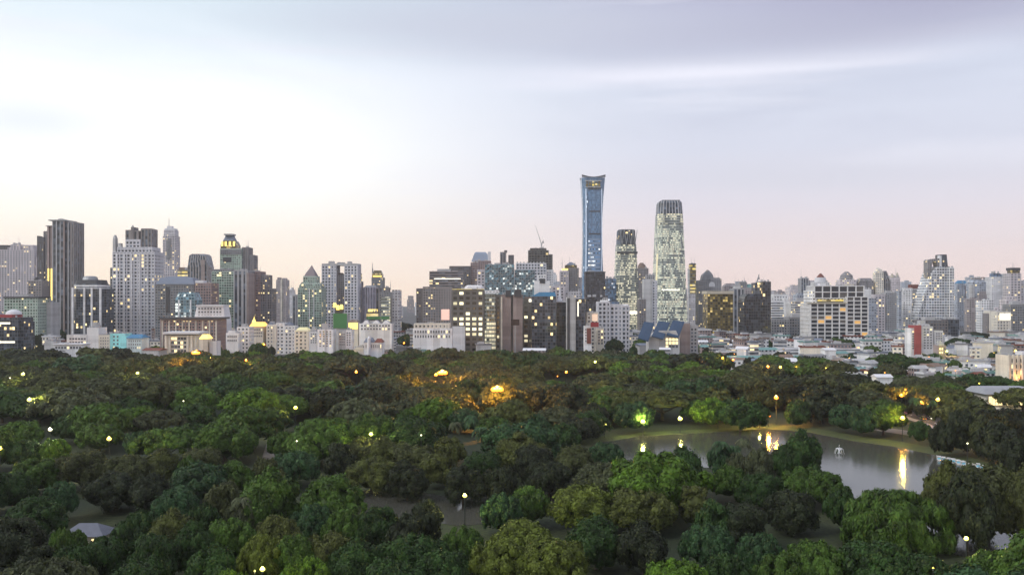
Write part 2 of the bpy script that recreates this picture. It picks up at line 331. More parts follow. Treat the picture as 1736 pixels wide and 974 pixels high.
ALLB = []
class Bld:
    def __init__(s, name, label, cat, d, group=None, cxpx=None):
        s.tops = []; ALLB.append(s); s.d = d; s.root = None; s.name = name; s.args = (label, cat, group); s.cx = cxpx; s.first = None
    def _root(s, px):
        if s.root is None:
            s.x0 = (px - CX) * s.d / F; s.px = px
            s.root = empty(s.name, (s.x0, s.d, 0)); tag(s.root, *s.args)
            BUILDINGS.append((px, s.d, s.root))
    def z(s, y, off=0): return H + (YH - y) * (s.d + off) / F
    def X(s, px, off=0): return (px - CX) * (s.d + off) / F - s.x0
    def loft(s, part, rows, fac='grey', sec='rect', dep=None, off=0.0, yaw=0.0, mat=None, roof=ROOF, rel=None):
        """rows: (y, x0px, x1px[, depth factor]) from the bottom up; y None is the ground"""
        if s.root is None: s._root((rows[0][1]+rows[0][2])/2 if s.cx is None else s.cx)
        wmax = max((r[2]-r[1]) for r in rows) * (s.d+off)/F
        dep = dep if dep is not None else max(8.0, min(wmax*0.75, 45))
        lv = []
        for r in rows:
            y, a, b_ = r[:3]; k = r[3] if len(r) > 3 else (b_-a)/max(1e-6, max(q[2]-q[1] for q in rows))
            if len(r) <= 3 and len(rows) == 2 and abs((rows[0][2]-rows[0][1])-(rows[1][2]-rows[1][1])) < 1e-6: k = 1
            w = (b_-a)*(s.d+off)/F
            if yaw:
                ww = w / (math.cos(abs(yaw)) + (dep*k/max(w, .1))*math.sin(abs(yaw)))
            else: ww = w
            lv.append((0.0 if y is None else s.z(y, off), 0, 0, max(ww, .05), max(dep*k, .05), (s.X(a, off)+s.X(b_, off))/2))
        zb = lv[0][0]; cx0 = lv[0][5]
        L2 = [(z-zb, cx-cx0, 0, w, dp) for (z, _, _, w, dp, cx) in lv]
        if mat is None:
            mb = loftmesh(L2, fac, sec, uvoff=random.randint(0, 50)*FAC[fac]['bay']); o = mb.build(part, [FAC[fac]['mat'], roof], s.root)
        else:
            mb = loftmesh(L2, fac, sec); o = mb.build(part, [mat, mat], s.root)
        # front face stands at depth off
        o.location = (cx0, off + max(l[4] for l in L2)/2, zb); o.rotation_euler = (0, 0, yaw)
        if mat is None and sec == 'rect' and len(rows) == 2 and FAC[fac]['rel'] and rel is not False and s.d < 2300 and abs(L2[0][3]-L2[1][3]) < .01:
            s._relief(part, L2[0][3], L2[0][4], L2[1][0], zb, fac, o)
        s.last = o
        return o
    def _relief(s, part, w, dp, h, zb, fac, par):
        f = FAC[fac]; e = f['rel']; mb = MB()
        nfl = int(h/f['fl']); nb = max(1, int(w/f['bay']))
        ps = f['bay']*(1-f['wf'])*0.62; ss = f['fl']*(1-f['hf'])*0.55
        if f['wf'] < 1.0:
            for side in (0, 1, 2):
                L = w if side == 0 else dp; n = max(1, int(round(L/f['bay'])))
                for i in range(n+1):
                    q = -L/2 + i*L/n
                    q = min(max(q, -L/2+ps/2), L/2-ps/2)
                    if side == 0: mb.box(q-ps/2, q+ps/2, -dp/2-e, -dp/2+.05, 0, h+.6)
                    elif side == 1: mb.box(-w/2-e, -w/2+.05, q-ps/2, q+ps/2, 0, h+.6)
                    else: mb.box(w/2-.05, w/2+e, q-ps/2, q+ps/2, 0, h+.6)
        if f['hf'] < 1.0 and f['wf'] < 2:
            for k in range(1, nfl+1):
                z = k*f['fl']
                mb.box(-w/2-e*.7, w/2+e*.7, -dp/2-e*.7, dp/2+.1, z-ss/2, z+ss/2)
        # parapet
        t = .5
        for (a, b_, c, d_) in ((-w/2-.1, w/2+.1, -dp/2-.1, -dp/2+t), (-w/2-.1, w/2+.1, dp/2-t, dp/2+.1), (-w/2-.1, -w/2+t, -dp/2+t, dp/2-t), (w/2-t, w/2+.1, -dp/2+t, dp/2-t)):
            mb.box(a, b_, c, d_, h-.3, h+1.2)
        if mb.f:
            o = mb.build('facade_frame', f['trim'], par)
    def box(s, part, x0, x1, yt, yb=None, fac='grey', dep=None, off=0.0, yaw=0.0, mat=None, roof=ROOF, rel=None, plant=False):
        o = s.loft(part, [(yb, x0, x1), (yt, x0, x1)], fac, 'rect', dep, off, yaw, mat, roof, rel)
        if mat is None: s.tops.append((yt, x0, x1, off, dep, o, yb, plant))
        if plant:
            w = (x1-x0)*(s.d+off)/F; h = o.dimensions.z if False else (s.z(yt, off) - (0 if yb is None else s.z(yb, off)))
            mb = MB(); r = random.Random(int(x0*7+yt)); dd = dep or max(8., min(w*.75, 45))
            mb.box(-w*.28, w*.12, -dd*.2, dd*.2, h, h+3.5+r.random()*2)
            mb.box(w*.18, w*.34, -dd*.25, dd*.05, h, h+2.2)
            for i in range(3): mb.box(w*(-.4+.25*i), w*(-.4+.25*i)+1.6, -dd*.4, -dd*.4+1.6, h, h+1.5)
            mb.build('roof_plant', ROOFL, o)
        return o
    def mast(s, part, px, ytop, ybot, r=0.4, off=5.0, mat=None):
        mb = MB(); z0, z1 = s.z(ybot, off), s.z(ytop, off); h = z1-z0
        mb.tube((0,0,0), (0,0,h*.55), r, r*.7); mb.tube((0,0,h*.55), (0,0,h), r*.5, r*.2)
        for k in (.55, .7): mb.tube((-r*2,0,h*k), (r*2,0,h*k), r*.25)
        o = mb.build(part, mat or METAL, s.root); o.location = (s.X(px, off), off, z0); return o
    def windows(s, x0, x1, yt, yb, nx, ny, wf=.55, hf=.5, off=0.0, lit=.12, sill=True, seed=0):
        """separate window parts on a front wall"""
        r = random.Random(seed+int(x0)); X0, X1 = s.X(x0, off), s.X(x1, off); Z0, Z1 = s.z(yb, off), s.z(yt, off)
        bw, bh = (X1-X0)/nx, (Z1-Z0)/ny; w, h = bw*wf, bh*hf
        ms = {}
        for key, m in (('d', WINDOW), ('l', WINLIT)):
            mb = MB(); mb.box(-w/2, w/2, -.12, .04, -h/2, h/2); mb.box(-w/2-.1, w/2+.1, -.30, -.121, -h/2-.18, -h/2)
            mb.box(-.05, .05, -.16, -.121, -h/2, h/2, mi=1)
            mb.mi = [0]*6 + [1]*6 + [1]*6
            ms[key] = mb.build('window', [m, FAC['white']['trim']], mesh_only=True)
        for i in range(nx):
            for j in range(ny):
                o = link(bpy.data.objects.new('window', ms['l' if r.random() < lit else 'd']), s.root)
                o.location = (X0+(i+.5)*bw, off, Z0+(j+.5)*bh)
BUILDINGS = []
for k, c in (('plainwhite', Wt(.66,1,1,1.02)), ('plaincream', Wt(.52,1.05,.97,.82)), ('plainred', (0.27,.05,.05)), ('plaincyan', (.25,.58,.74)), ('plainpale', (.50,.66,.74)),
             ('plaingrey', Wt(.36)), ('plainbrown', Wt(.20,1.2,.95,.88)), ('plainlilac', Wt(.60,.96,.96,1.05))):
    facade(k, c, wf=0.0, hf=0.0, lit=0, rel=0)

# ================================================================== SKYLINE (coordinates read off the photograph, distances in metres)
# ---- left edge
b = Bld('apartment_tower', 'broad pinkish grey gridded apartment slab with ragged lattice top at the left edge', 'tower', 1900)
b.box('wall', -12, 58, 424, fac='pink_grid', dep=30); b.box('side_wing', 58, 69, 435, fac='fadepink', dep=30, off=4)
b.box('lattice_crown', -10, 12, 416, 424, fac='unfin', dep=20, off=3); b.box('lattice_crown', 18, 34, 415, 424, fac='pink_grid', dep=20, off=3); b.box('lattice_crown', 39, 56, 416, 424, fac='pink_grid', dep=20, off=3)
b.box('lattice_crown', 12, 18, 420, 424, fac='pink_grid', dep=20, off=4)
b = Bld('high_rise_tower', 'tallest left tower, thin overhanging roof and yellow lit vertical strips on its edge', 'tower', 1250)
b.box('wall', 89, 109, 374, fac='grey_fin', dep=26); b.box('side_wing', 109, 125, 377, fac='brown_fin', dep=30, off=1.5)
b.box('lit_fin', 80, 83.2, 383, fac='plainbrown', dep=18, off=3); b.box('lit_fin', 85.5, 88.8, 383, fac='plainbrown', dep=18, off=3)
b.box('glow_strip', 80.8, 82.6, 455, 535, mat=GLOWY, dep=1, off=1.8); b.box('glow_strip', 86, 88.2, 455, 535, mat=GLOWY, dep=1, off=1.8)
b.box('stair_core', 83.2, 85.5, 388, fac='darkbrown', dep=16, off=5)
b.box('roof_slab', 82, 111, 372, 374, mat=METAL, dep=34, off=-2); b.box('fin', 95, 96.4, 374.5, fac='plaingrey', dep=1.2, off=-1.3); b.box('fin', 107, 109.5, 374.5, fac='plainbrown', dep=1.4, off=-1.5)
b.box('fin', 115, 116.3, 377.5, fac='plaingrey', dep=1.2, off=.2); b.box('roof_slab', 77, 86, 382, 383, mat=METAL, dep=20, off=2)
b = Bld('high_rise_tower', 'slim dark brown stepped tower pressed against the tallest left tower', 'tower', 1330)
b.box('wall', 63, 74, 403, fac='darkbrown', dep=20); b.box('upper_tower', 74, 80, 393, fac='brown', dep=22, off=2); b.box('roof_rail', 63, 66, 401, 403, fac='unfin', dep=10, off=2)
b = Bld('office_building', 'squat dark brown tower with round rooftop tank before the pinkish slab', 'building', 1150)
b.box('wall', 48, 71, 477, fac='brown', dep=20); b.loft('tank', [(477,56,64),(472,56,64),(469.5,58,62)], sec='round', mat=DARKP, dep=7, off=5)
b = Bld('office_building', 'plain purplish grey windowless block below the tallest left tower', 'building', 1080)
b.box('wall', 60, 86, 512, fac='plaingrey', dep=22, plant=True)
b = Bld('office_building', 'broad grey office block with yellow lit windows and flat cornice at the left', 'building', 1060)
b.box('wall', 7, 64, 505, fac='greenglass', dep=26, plant=True); b.box('cornice', 5.5, 66, 502.5, 505, mat=DARKP, dep=28, off=-1)
b = Bld('office_building', 'dark glass block with white barrel vault roof and red band at left edge', 'building', 900)
b.box('wall', -12, 31, 538, fac='darkglass', dep=28); b.box('sign_band', -10, 20, 533, 538, mat=REDP, dep=20, off=2)
b.loft('vault_roof', [(533,3,27),(529,4,26),(526,8,22),(524.5,12,18)], mat=WHITEP, dep=18, off=4, sec='round')
b.box('lit_floor', -10, 17, 546, 549, mat=GLOWW, dep=1, off=-.3); b.box('lit_floor', -10, 25, 578, 581, mat=GLOWW, dep=1, off=-.3)
b.box('side_wing', 31, 41, 545, fac='darkglass', dep=20, off=3)
b = Bld('office_building', 'dark glass eight sided building with white piers and a flat capped crown', 'building', 1150)
b.loft('wall', [(None,121,177),(489,121,177)], fac='darkglass', sec='cham', dep=34)
for x in (121, 141, 153.5, 168): b.box('pier', x, x+3.2, 487, fac='plainwhite', dep=2.2, off=-1.2)
b.loft('crown', [(489,122,172),(481,122,172)], fac='white_bands', sec='cham', dep=30, off=2); b.loft('crown_band', [(481,123,170),(474,125,168)], mat=DARKP, sec='cham', dep=28, off=3)
b.loft('roof_cap', [(474,134,160),(469,136,158),(467.5,140,154)], mat=METAL, sec='round', dep=20, off=6)
b = Bld('high_rise_tower', 'large white and lilac gridded apartment tower with dark twin crowns', 'tower', 1200)
b.box('wall', 191, 262, 428, fac='white_lilac', dep=32); b.box('side_wing', 187, 191, 455, fac='midgrey', dep=20, off=4)
b.box('upper_tower', 199, 258, 420, 428, fac='white_lilac', dep=28, off=2); b.box('upper_tower', 213, 238, 407, 420, fac='white_lilac', dep=24, off=3)
b.box('crown', 213, 222, 391, 407, fac='brown_fin', dep=16, off=5); b.box('crown', 222.2, 226, 386, 407, fac='brown_fin', dep=16, off=4); b.box('crown', 226.2, 235, 392, 407, fac='brown_fin', dep=16, off=5)
b.box('crown', 239, 257, 389, 420, fac='brown_fin', dep=20, off=5); b.box('crown_cap', 240, 256, 387, 389, mat=DARKP, dep=16, off=6)
b.loft('fin', [(428,191,196),(404,191,195.5),(398,192,194)], fac='plaingrey', dep=8, off=3); b.loft('fin', [(428,200,205),(412,200,204)], fac='plaingrey', dep=8, off=3)
b.loft('crown', [(386,222.5,225.5),(381,223.6,224.4)], mat=METAL, dep=4, off=8)
for x in (197, 209.5, 222, 235, 248.5): b.box('pier', x, x+2, 430, fac='plainlilac', dep=1.5, off=-1.2)
b = Bld('high_rise_tower', 'slender pale tower with white cap and tall antenna mast, far behind', 'tower', 2300)
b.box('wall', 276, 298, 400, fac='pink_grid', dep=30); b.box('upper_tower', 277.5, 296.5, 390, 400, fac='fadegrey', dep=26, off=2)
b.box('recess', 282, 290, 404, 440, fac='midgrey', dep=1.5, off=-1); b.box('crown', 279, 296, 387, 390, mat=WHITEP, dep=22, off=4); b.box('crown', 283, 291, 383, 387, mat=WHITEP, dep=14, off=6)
b.mast('antenna', 286.5, 367, 383, r=1.0, off=12)
b = Bld('office_building', 'grey brick block under a broad blue grey hipped roof', 'building', 1120)
b.box('wall', 263, 328, 482, fac='midgrey', dep=34); b.loft('roof', [(482,262,329),(471,267,322,.5),(468,280,306,.12)], mat=GREYBR, dep=36, off=-1)
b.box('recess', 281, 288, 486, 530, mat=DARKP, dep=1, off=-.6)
b = Bld('high_rise_tower', 'brown tapering tower with sloped shoulders and vertical ribs', 'tower', 1600)
b.loft('wall', [(None,318,352),(452,318,352,1),(433,320,348,.9),(430,324,345,.8)], fac='brown_fin', dep=34); b.box('side_wing', 341, 347, 440, fac='plainbrown', dep=2, off=-1.2)
b = Bld('office_building', 'small mustard coloured block peeping out left of the sloped shoulder tower', 'building', 1900)
b.box('wall', 301, 318, 457, fac='goldband', dep=20); b.box('roof', 303, 315, 453, 457, mat=RUSTR, dep=14, off=3)
b = Bld('office_building', 'dark red brown block with a white rooftop box behind the trapezoid building', 'building', 1100)
b.box('wall', 331, 358, 481, fac='redbrown', dep=28); b.box('roof_box', 331, 345, 475, 481, mat=WHITEP, dep=12, off=4)
b = Bld('office_building', 'teal glazed block with white piers and sloping top below the hipped roof', 'building', 1050)
b.loft('wall', [(None,297,331),(508,297,331,1),(495,301,327,.7)], fac='tealglass', dep=24); b.box('pier', 302, 304, 508, fac='plainwhite', dep=1, off=-.8); b.box('pier', 322, 324, 508, fac='plainwhite', dep=1, off=-.8)
b = Bld('high_rise_tower', 'ornate grey tower with yellow lit mansard crown and stepped brown shoulder', 'tower', 1500)
b.box('wall', 373, 410, 422, fac='greenglass', dep=30); b.loft('crown', [(422,374,400),(415,374,400,1),(408,377,397,.8)], fac='gold', dep=26, off=2)
b.loft('crown', [(408,378,396),(400,381,393),(396,381,393)], mat=GREYBR, dep=20, off=4); b.box('roof_slab', 379.5, 394.5, 396, 398.5, mat=METAL, dep=18, off=3)
for x in (375, 381, 388, 395): b.box('lit_arch', x, x+3, 409, 417, mat=GLOWY, dep=.8, off=1.4)
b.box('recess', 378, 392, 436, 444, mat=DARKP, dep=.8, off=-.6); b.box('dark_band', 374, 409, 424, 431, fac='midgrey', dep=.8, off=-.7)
b.box('side_wing', 410, 421, 420, fac='brown', dep=26, off=3); b.box('side_wing', 421, 430, 433, fac='brown', dep=24, off=4)
b = Bld('office_building', 'green grey office slab with banded floors below the mansard crowned tower', 'building', 1250)
b.box('wall', 359, 396, 461, fac='greenglass', dep=26); b.box('roof_box', 362, 392, 457.5, 461, fac='midgrey', dep=18, off=3)
b = Bld('office_building', 'charcoal grey ribbed office slab between green grey and brown slabs', 'building', 1210)
b.box('wall', 396.5, 420, 459, fac='grey_fin', dep=30); b.box('fin', 418, 421.5, 462, fac='plainbrown', dep=30, off=-1)
b = Bld('apartment_building', 'brown stepped apartment slab descending to the right of the charcoal slab', 'building', 1240)
b.box('wall', 421.7, 441, 461, fac='redbrown', dep=28); b.box('side_wing', 441.2, 453, 467, fac='brown', dep=26, off=2); b.box('side_wing', 453.2, 461, 490, fac='brown', dep=22, off=4)
b = Bld('apartment_building', 'white trapezoid building with a flared base and arched roofline', 'building', 1000)
b.loft('wall', [(None,326,384),(545,328,382,1),(519,333,378,.9)], fac='plainlilac', dep=22); b.box('roof', 332, 379, 516.5, 519, mat=WHITEP, dep=20, off=0)
b.windows(335, 376, 520, 560, 8, 7, wf=.5, hf=.5, off=.6, lit=.12)
b = Bld('museum_building', 'long reddish brown building with a dark overhanging flat roof', 'building', 930)
b.box('wall', 272, 368, 543, fac='redbrown', dep=30); b.box('roof', 270, 371, 538, 541, mat=DARKP, dep=36, off=-3); b.box('roof_under', 274, 366, 541, 543, mat=RUSTR, dep=28, off=1)
for i in range(9): b.box('column', 274+i*11.4, 276+i*11.4, 543, fac='plaincream', dep=1, off=-.9)
b = Bld('pavilion', 'cream columned pavilion with flat white roof beside the big orange lamp', 'pavilion', 830)
b.box('wall', 279, 334, 568, fac='plaincream', dep=18); b.box('roof', 276, 338, 562.5, 566, mat=WHITEP, dep=24, off=-3); b.box('frieze', 281, 332, 566, 568, mat=DARKP, dep=14, off=.5)
b.windows(290, 316, 570, 598, 5, 4, wf=.8, hf=.6, lit=.25)
for x in (279.5, 286, 316.5, 323, 330): b.box('column', x, x+3, 568, fac='plaincream', dep=1, off=-1.0)
b = Bld('kiosk', 'low lit cream hall glowing yellow just right of the columned pavilion', 'building', 800)
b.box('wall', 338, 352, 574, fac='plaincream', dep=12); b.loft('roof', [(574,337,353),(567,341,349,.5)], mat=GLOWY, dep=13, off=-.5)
b.box('side_wing', 355, 367, 578, fac='plainwhite', dep=12, off=2)
# white low buildings, left
b = Bld('school_building', 'long white low building with a raised stair block, left by the park edge', 'building', 850)
b.box('wall', 113, 147, 567, fac='plainwhite', dep=16); b.box('stair_block', 147.2, 167, 555, fac='plainwhite', dep=18, off=.4, plant=True); b.box('side_wing', 167.2, 186, 567, fac='plaincream', dep=16)
b.windows(117, 146, 571, 583, 6, 2, hf=.5, wf=.65, lit=.05); b.windows(169, 185, 570, 590, 4, 4, hf=.45, wf=.35, lit=.08)
b = Bld('warehouse', 'flat white single storey shed in front of the long white school', 'building', 800)
b.box('wall', 90, 140, 584, fac='plainwhite', dep=14); b.box('roof', 89, 141, 582.5, 584, mat=WHITEP, dep=16, off=-1); b.windows(93, 138, 586, 592, 9, 1, wf=.6, hf=.6)
b = Bld('warehouse', 'small low pale shed left of the flat white single storey shed', 'building', 860)
b.box('wall', 75, 91, 578, fac='plaingrey', dep=14, plant=True)
b = Bld('apartment_building', 'bright sky blue painted apartment block', 'building', 850)
b.box('wall', 186.5, 212, 565, fac='plaincyan', dep=16); b.windows(190, 209, 567, 592, 3, 4, wf=.4, hf=.45); b.box('side_wing', 204, 213.5, 568, fac='plaincyan', dep=8, off=-3)
b = Bld('apartment_building', 'pale blue house block under a vivid blue pitched roof', 'building', 840)
b.box('wall', 214.5, 240, 573, fac='plainpale', dep=18); b.loft('roof', [(573,213.8,241),(567,217,236,.12)], mat=BLUER, dep=20, off=-1); b.windows(217, 239, 575, 592, 6, 3, wf=.35, hf=.5)

# ---- centre left
b = Bld('apartment_building', 'gold roofed white hall topped by a small temple spire', 'building', 950)
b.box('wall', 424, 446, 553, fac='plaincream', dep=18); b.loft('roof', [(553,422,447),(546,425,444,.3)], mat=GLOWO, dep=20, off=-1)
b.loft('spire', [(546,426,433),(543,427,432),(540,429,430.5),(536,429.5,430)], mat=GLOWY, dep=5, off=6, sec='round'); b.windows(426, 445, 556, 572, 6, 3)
b = Bld('apartment_building', 'white flat roofed town house left of the gold roofed hall', 'building', 900)
b.box('wall', 402, 422, 556, fac='white', dep=16, plant=True)
b = Bld('apartment_building', 'short white town house below the white trapezoid building', 'building', 880)
b.box('wall', 383, 404, 564, fac='plainwhite', dep=14); b.box('roof_box', 387, 399, 560, 564, fac='plainwhite', dep=8, off=3); b.windows(385, 402, 567, 580, 5, 2)
b = Bld('apartment_building', 'row of pale gabled town houses left of the pointed green tower', 'building', 950)
b.box('wall', 452, 468, 552, fac='cream', dep=16, plant=True); b.box('middle_wing', 468.5, 482, 549, fac='white', dep=18, off=1); b.box('side_wing', 482.5, 500, 554, fac='white', dep=14)
for x in (453, 470, 484): b.loft('gable', [(551,x,x+11),(546,x+4,x+7,.8)], mat=GREYBR, dep=10, off=2)
b = Bld('high_rise_tower', 'thin pinkish apartment tower with twin rooftop boxes left of the pointed tower', 'tower', 1900)
b.box('wall', 468, 486, 474, fac='fadebrown', dep=24); b.box('crown', 470, 475, 470, 474, fac='fadebrown', dep=12, off=3); b.box('crown', 478, 485, 471, 474, fac='fadebrown', dep=12, off=3)
b.box('pier', 475.5, 478.5, 474, fac='plaincream', dep=1, off=-1)
b = Bld('high_rise_tower', 'pale far tower with dome cap between thin pink and pointed towers', 'tower', 2700)
b.box('wall', 488, 499, 500, fac='fadewhite', dep=24); b.box('crown', 489, 498, 491, 500, fac='fadegrey', dep=16, off=3); b.loft('dome', [(491,490,497),(488,492,495)], mat=WHITEP, sec='round', dep=10, off=6)
b = Bld('office_building', 'narrow grey white slab touching the pointed green tower on its left', 'building', 1450)
b.box('wall', 496, 505, 502, fac='grey_fin', dep=18); b.box('roof', 495.5, 505.5, 500.5, 502, mat=METAL, dep=19, off=-.4)
b = Bld('high_rise_tower', 'green glass tower with stepped shoulders and a sharp pointed roof', 'tower', 1300)
b.box('wall', 505, 545, 489, fac='greenglass', dep=32); b.loft('shoulder', [(489,507,543),(484,507,543,1),(478,511,539,.9)], fac='greenglass', dep=30, off=1)
b.box('upper_tower', 514, 536, 469, 478, fac='greenglass', dep=24, off=4); b.loft('spire', [(469,515,535),(462,518,532),(454,523,528),(449,525.2,526)], mat=pmat('pink_grey_stone', (.24,.20,.21), .7), dep=22, off=5)
for x in (523.5, 531): b.box('pier', x, x+1.4, 489, fac='plainwhite', dep=1, off=-.9)
b = Bld('high_rise_tower', 'wide white gridded portal tower with a square opening under its flat top', 'tower', 1380)
b.box('left_leg', 545.5, 570, 449.5, fac='white_lilac', dep=30, rel=True); b.box('right_leg', 584, 606.5, 449.5, fac='white_lilac', dep=30)
b.box('bridge', 545.5, 606.5, 446.5, 449.5, fac='plaingrey', dep=31, off=-.5); b.box('infill', 570, 584, 466, fac='brown', dep=18, off=6); b.loft('infill_roof', [(466,571,583),(462,575,579,.4)], mat=RUSTR, dep=14, off=8)
b.box('roof_box', 573, 583, 444.5, 446.5, mat=METAL, dep=12, off=5)
b = Bld('office_building', 'green clad podium with bright yellow rooftop lights before the portal tower', 'building', 1000)
b.box('wall', 564, 589, 533, fac='plaingrey', dep=16); b.box('green_panel', 565, 588, 531, 556, mat=pmat('green_cladding', (.06,.22,.07), .6), dep=1, off=-1)
for (x, y) in ((564.5, 513), (570, 517), (576, 516)): b.loft('floodlight', [(y+8,x,x+5),(y+2,x,x+5),(y,x+1,x+4)], mat=GLOWY, dep=3, off=3)
b.box('scaffold', 568, 581, 520, 533, mat=DARKP, dep=2, off=5)
b = Bld('office_building', 'small yellow glowing hall right of the green clad podium', 'building', 960)
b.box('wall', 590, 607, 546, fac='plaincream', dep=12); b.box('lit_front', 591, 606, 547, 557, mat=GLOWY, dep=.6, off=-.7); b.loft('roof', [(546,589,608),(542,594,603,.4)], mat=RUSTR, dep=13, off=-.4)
b = Bld('high_rise_tower', 'slim tower with yellow lit top touching the portal tower on its right', 'tower', 1450)
b.box('wall', 607, 613, 478, fac='brown', dep=16); b.box('crown', 608, 612, 464, 478, fac='goldband', dep=10, off=3); b.loft('roof', [(464,608,612),(460,609.5,610.5)], mat=RUSTR, dep=8, off=4)
b = Bld('high_rise_tower', 'dark green tower with yellow crown and needle spire right of portal tower', 'tower', 2000)
b.box('wall', 630, 649.5, 471, fac='midgrey', dep=26); b.loft('crown', [(471,631,648),(465,631,648,1),(458,634,645,.6)], fac='gold', dep=20, off=3); b.box('lit_band', 632, 647, 467, 469, mat=GLOWY, dep=1, off=1.8)
b.box('spire', 630.5, 632.5, 455, 471, mat=METAL, dep=4, off=4); b.mast('antenna', 631.5, 444, 455, r=.9, off=6)
b = Bld('apartment_building', 'lilac ribbed curved apartment building with a brown flank', 'building', 1400)
b.loft('wall', [(None,613,637),(487,613,637)], fac='lilac_fin', sec='cham', dep=28); b.loft('crown', [(487,616,636),(483.5,620,634)], fac='plaingrey', sec='cham', dep=22, off=3); b.box('side_wing', 637, 643, 489, fac='brown_fin', dep=24, off=4)
b = Bld('office_building', 'boxy lilac grey office with recessed centre and pale lit glass front', 'building', 1280)
b.box('wall', 643, 664, 496, fac='midgrey', dep=22); b.box('right_wing', 664.3, 677, 491, fac='fadegrey', dep=26, off=1); b.box('glass_front', 646, 661, 503, fac='litgreen', dep=6, off=-4); b.box('roof_box', 650, 659, 488.5, 496, fac='brown', dep=14, off=4)
b.mast('antenna', 662, 474, 491, r=.5)
b = Bld('office_building', 'block with glowing yellow rooftop crown and green sign below the needle spire', 'building', 1050)
b.box('wall', 618, 643, 541, fac='midgrey', dep=16); b.box('lit_crown', 621, 641, 528, 539, fac='goldband', dep=10, off=3); b.box('green_panel', 622, 660, 536, 541, mat=pmat('green_cladding', (.06,.22,.07), .6), dep=2, off=-2)
b.box('lit_crown', 624, 639, 524, 528, mat=GLOWY, dep=5, off=5)
b = Bld('apartment_building', 'long white gabled building left of the clump of dark city trees', 'building', 950)
b.box('wall', 609, 664, 548, fac='plainwhite', dep=16); b.windows(611, 662, 549, 560, 10, 2, wf=.5, hf=.5, lit=.08)
for x in (614, 631, 648): b.loft('gable', [(548,x,x+12),(543,x+4.5,x+7.5,.8)], mat=WHITEP, dep=10, off=.5)
b = Bld('villa', 'ornate white villa with steep dark roofs at the park edge', 'villa', 800)
b.box('wall', 617, 648, 580, fac='plainwhite', dep=14); b.loft('roof', [(580,616,634),(572,621,629,.3)], mat=GREYBR, dep=13, off=-.4); b.loft('roof', [(580,634.5,649),(574,638,645,.3)], mat=REDR, dep=13, off=-.4)
b.loft('turret', [(None,622,628),(573,622,628,1),(569,624.7,625.3,.1)], mat=WHITEP, dep=4, off=-3, sec='round'); b.windows(619, 647, 582, 591, 9, 1, wf=.4, hf=.6)
b = Bld('apartment_building', 'lilac white six storey block standing alone in front of green podium', 'building', 830)
b.box('wall', 538, 564, 558, fac='plainlilac', dep=16, plant=True); b.windows(540, 563, 560, 588, 4, 7, wf=.4, hf=.5, lit=.06); b.box('pier', 550, 552, 557, fac='plaingrey', dep=1, off=-.7)
b = Bld('apartment_building', 'lilac block with grey left half right of the lone six storey block', 'building', 840)
b.box('wall', 574, 586, 561, fac='plaingrey', dep=14); b.box('right_wing', 586.2, 596, 559, fac='plainlilac', dep=14, off=.6); b.windows(587, 595, 562, 586, 2, 6, off=.6); b.windows(575, 585, 564, 586, 3, 5)
b = Bld('apartment_building', 'low lilac house block left of the lone six storey block', 'building', 860)
b.box('wall', 524, 537, 562, fac='plainlilac', dep=14, plant=True); b.windows(526, 537, 564, 582, 3, 5)
b = Bld('warehouse', 'low lit market hall with yellow roof glow under the pointed green tower', 'building', 900)
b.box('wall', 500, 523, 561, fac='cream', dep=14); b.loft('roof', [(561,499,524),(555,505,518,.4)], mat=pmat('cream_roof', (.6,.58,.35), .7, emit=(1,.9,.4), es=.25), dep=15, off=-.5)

# ---- centre
b = Bld('office_building', 'wide dark brown stepped office with scattered yellow lights, left of centre', 'building', 1150)
b.box('wall', 717, 766, 487, fac='brown', dep=34, yaw=0); b.box('side_wing', 706, 717, 490, fac='darkbrown', dep=26, off=5); b.box('upper_tower', 728, 784, 461, 487, fac='brown_bands', dep=28, off=6, plant=True)
b.box('pink_screen', 748, 762, 524, 542, mat=pmat('pink_screen', (.5,.35,.3), .6, emit=(1,.62,.5), es=.7), dep=.6, off=-.6); b.box('lit_floor', 736, 781, 471.5, 473, mat=GLOWW, dep=.5, off=5.6)
b = Bld('office_building', 'plain dark brown block rising behind the stepped brown office', 'building', 1350)
b.box('wall', 762, 798, 452, fac='darkbrown', dep=28); b.box('side_wing', 798, 812, 446, fac='redbrown', dep=28, off=2)
b = Bld('high_rise_tower', 'red brown block crowned by a slanted pale blue glass wedge', 'tower', 1550)
b.box('wall', 805, 832, 443, fac='redbrown', dep=26); b.loft('glass_wedge', [(443,799,830),(430,804,826,1),(427,806,823,.9)], mat=pmat('pale_blue_glass', (.34,.42,.55), .2, 0, .05), dep=16, off=4); b.box('white_fin', 827, 832, 426.5, 443, mat=WHITEP, dep=3, off=3)
b = Bld('office_building', 'long cream and white low building with square windows at the park edge', 'building', 860)
b.box('wall', 700, 766, 556, fac='plainwhite', dep=18); b.box('upper_floor', 702, 762, 550, 556, fac='cream', dep=14, off=1.5); b.windows(702, 764, 558, 574, 14, 2, wf=.5, hf=.55); b.box('roof_box', 728, 735, 546.5, 550, mat=CREAMP, dep=6, off=4)
b = Bld('office_building', 'dark office block full of cream lit windows, glowing rooftop rim', 'building', 900)
b.box('wall', 766, 820, 494, fac='litoffice', dep=26); b.box('lit_rim', 766.5, 819.5, 489.5, 493, fac='goldband', dep=24, off=1); b.loft('roof_dome', [(489.5,787,820),(485.5,788,819),(483,792,815)], mat=WHITEP, sec='cham', dep=16, off=5)
b.box('annex', 767, 788, 553, fac='plainlilac', dep=8, off=-8)
b = Bld('office_building', 'blue glass building with white zigzag lattice and stepped top', 'building', 1300)
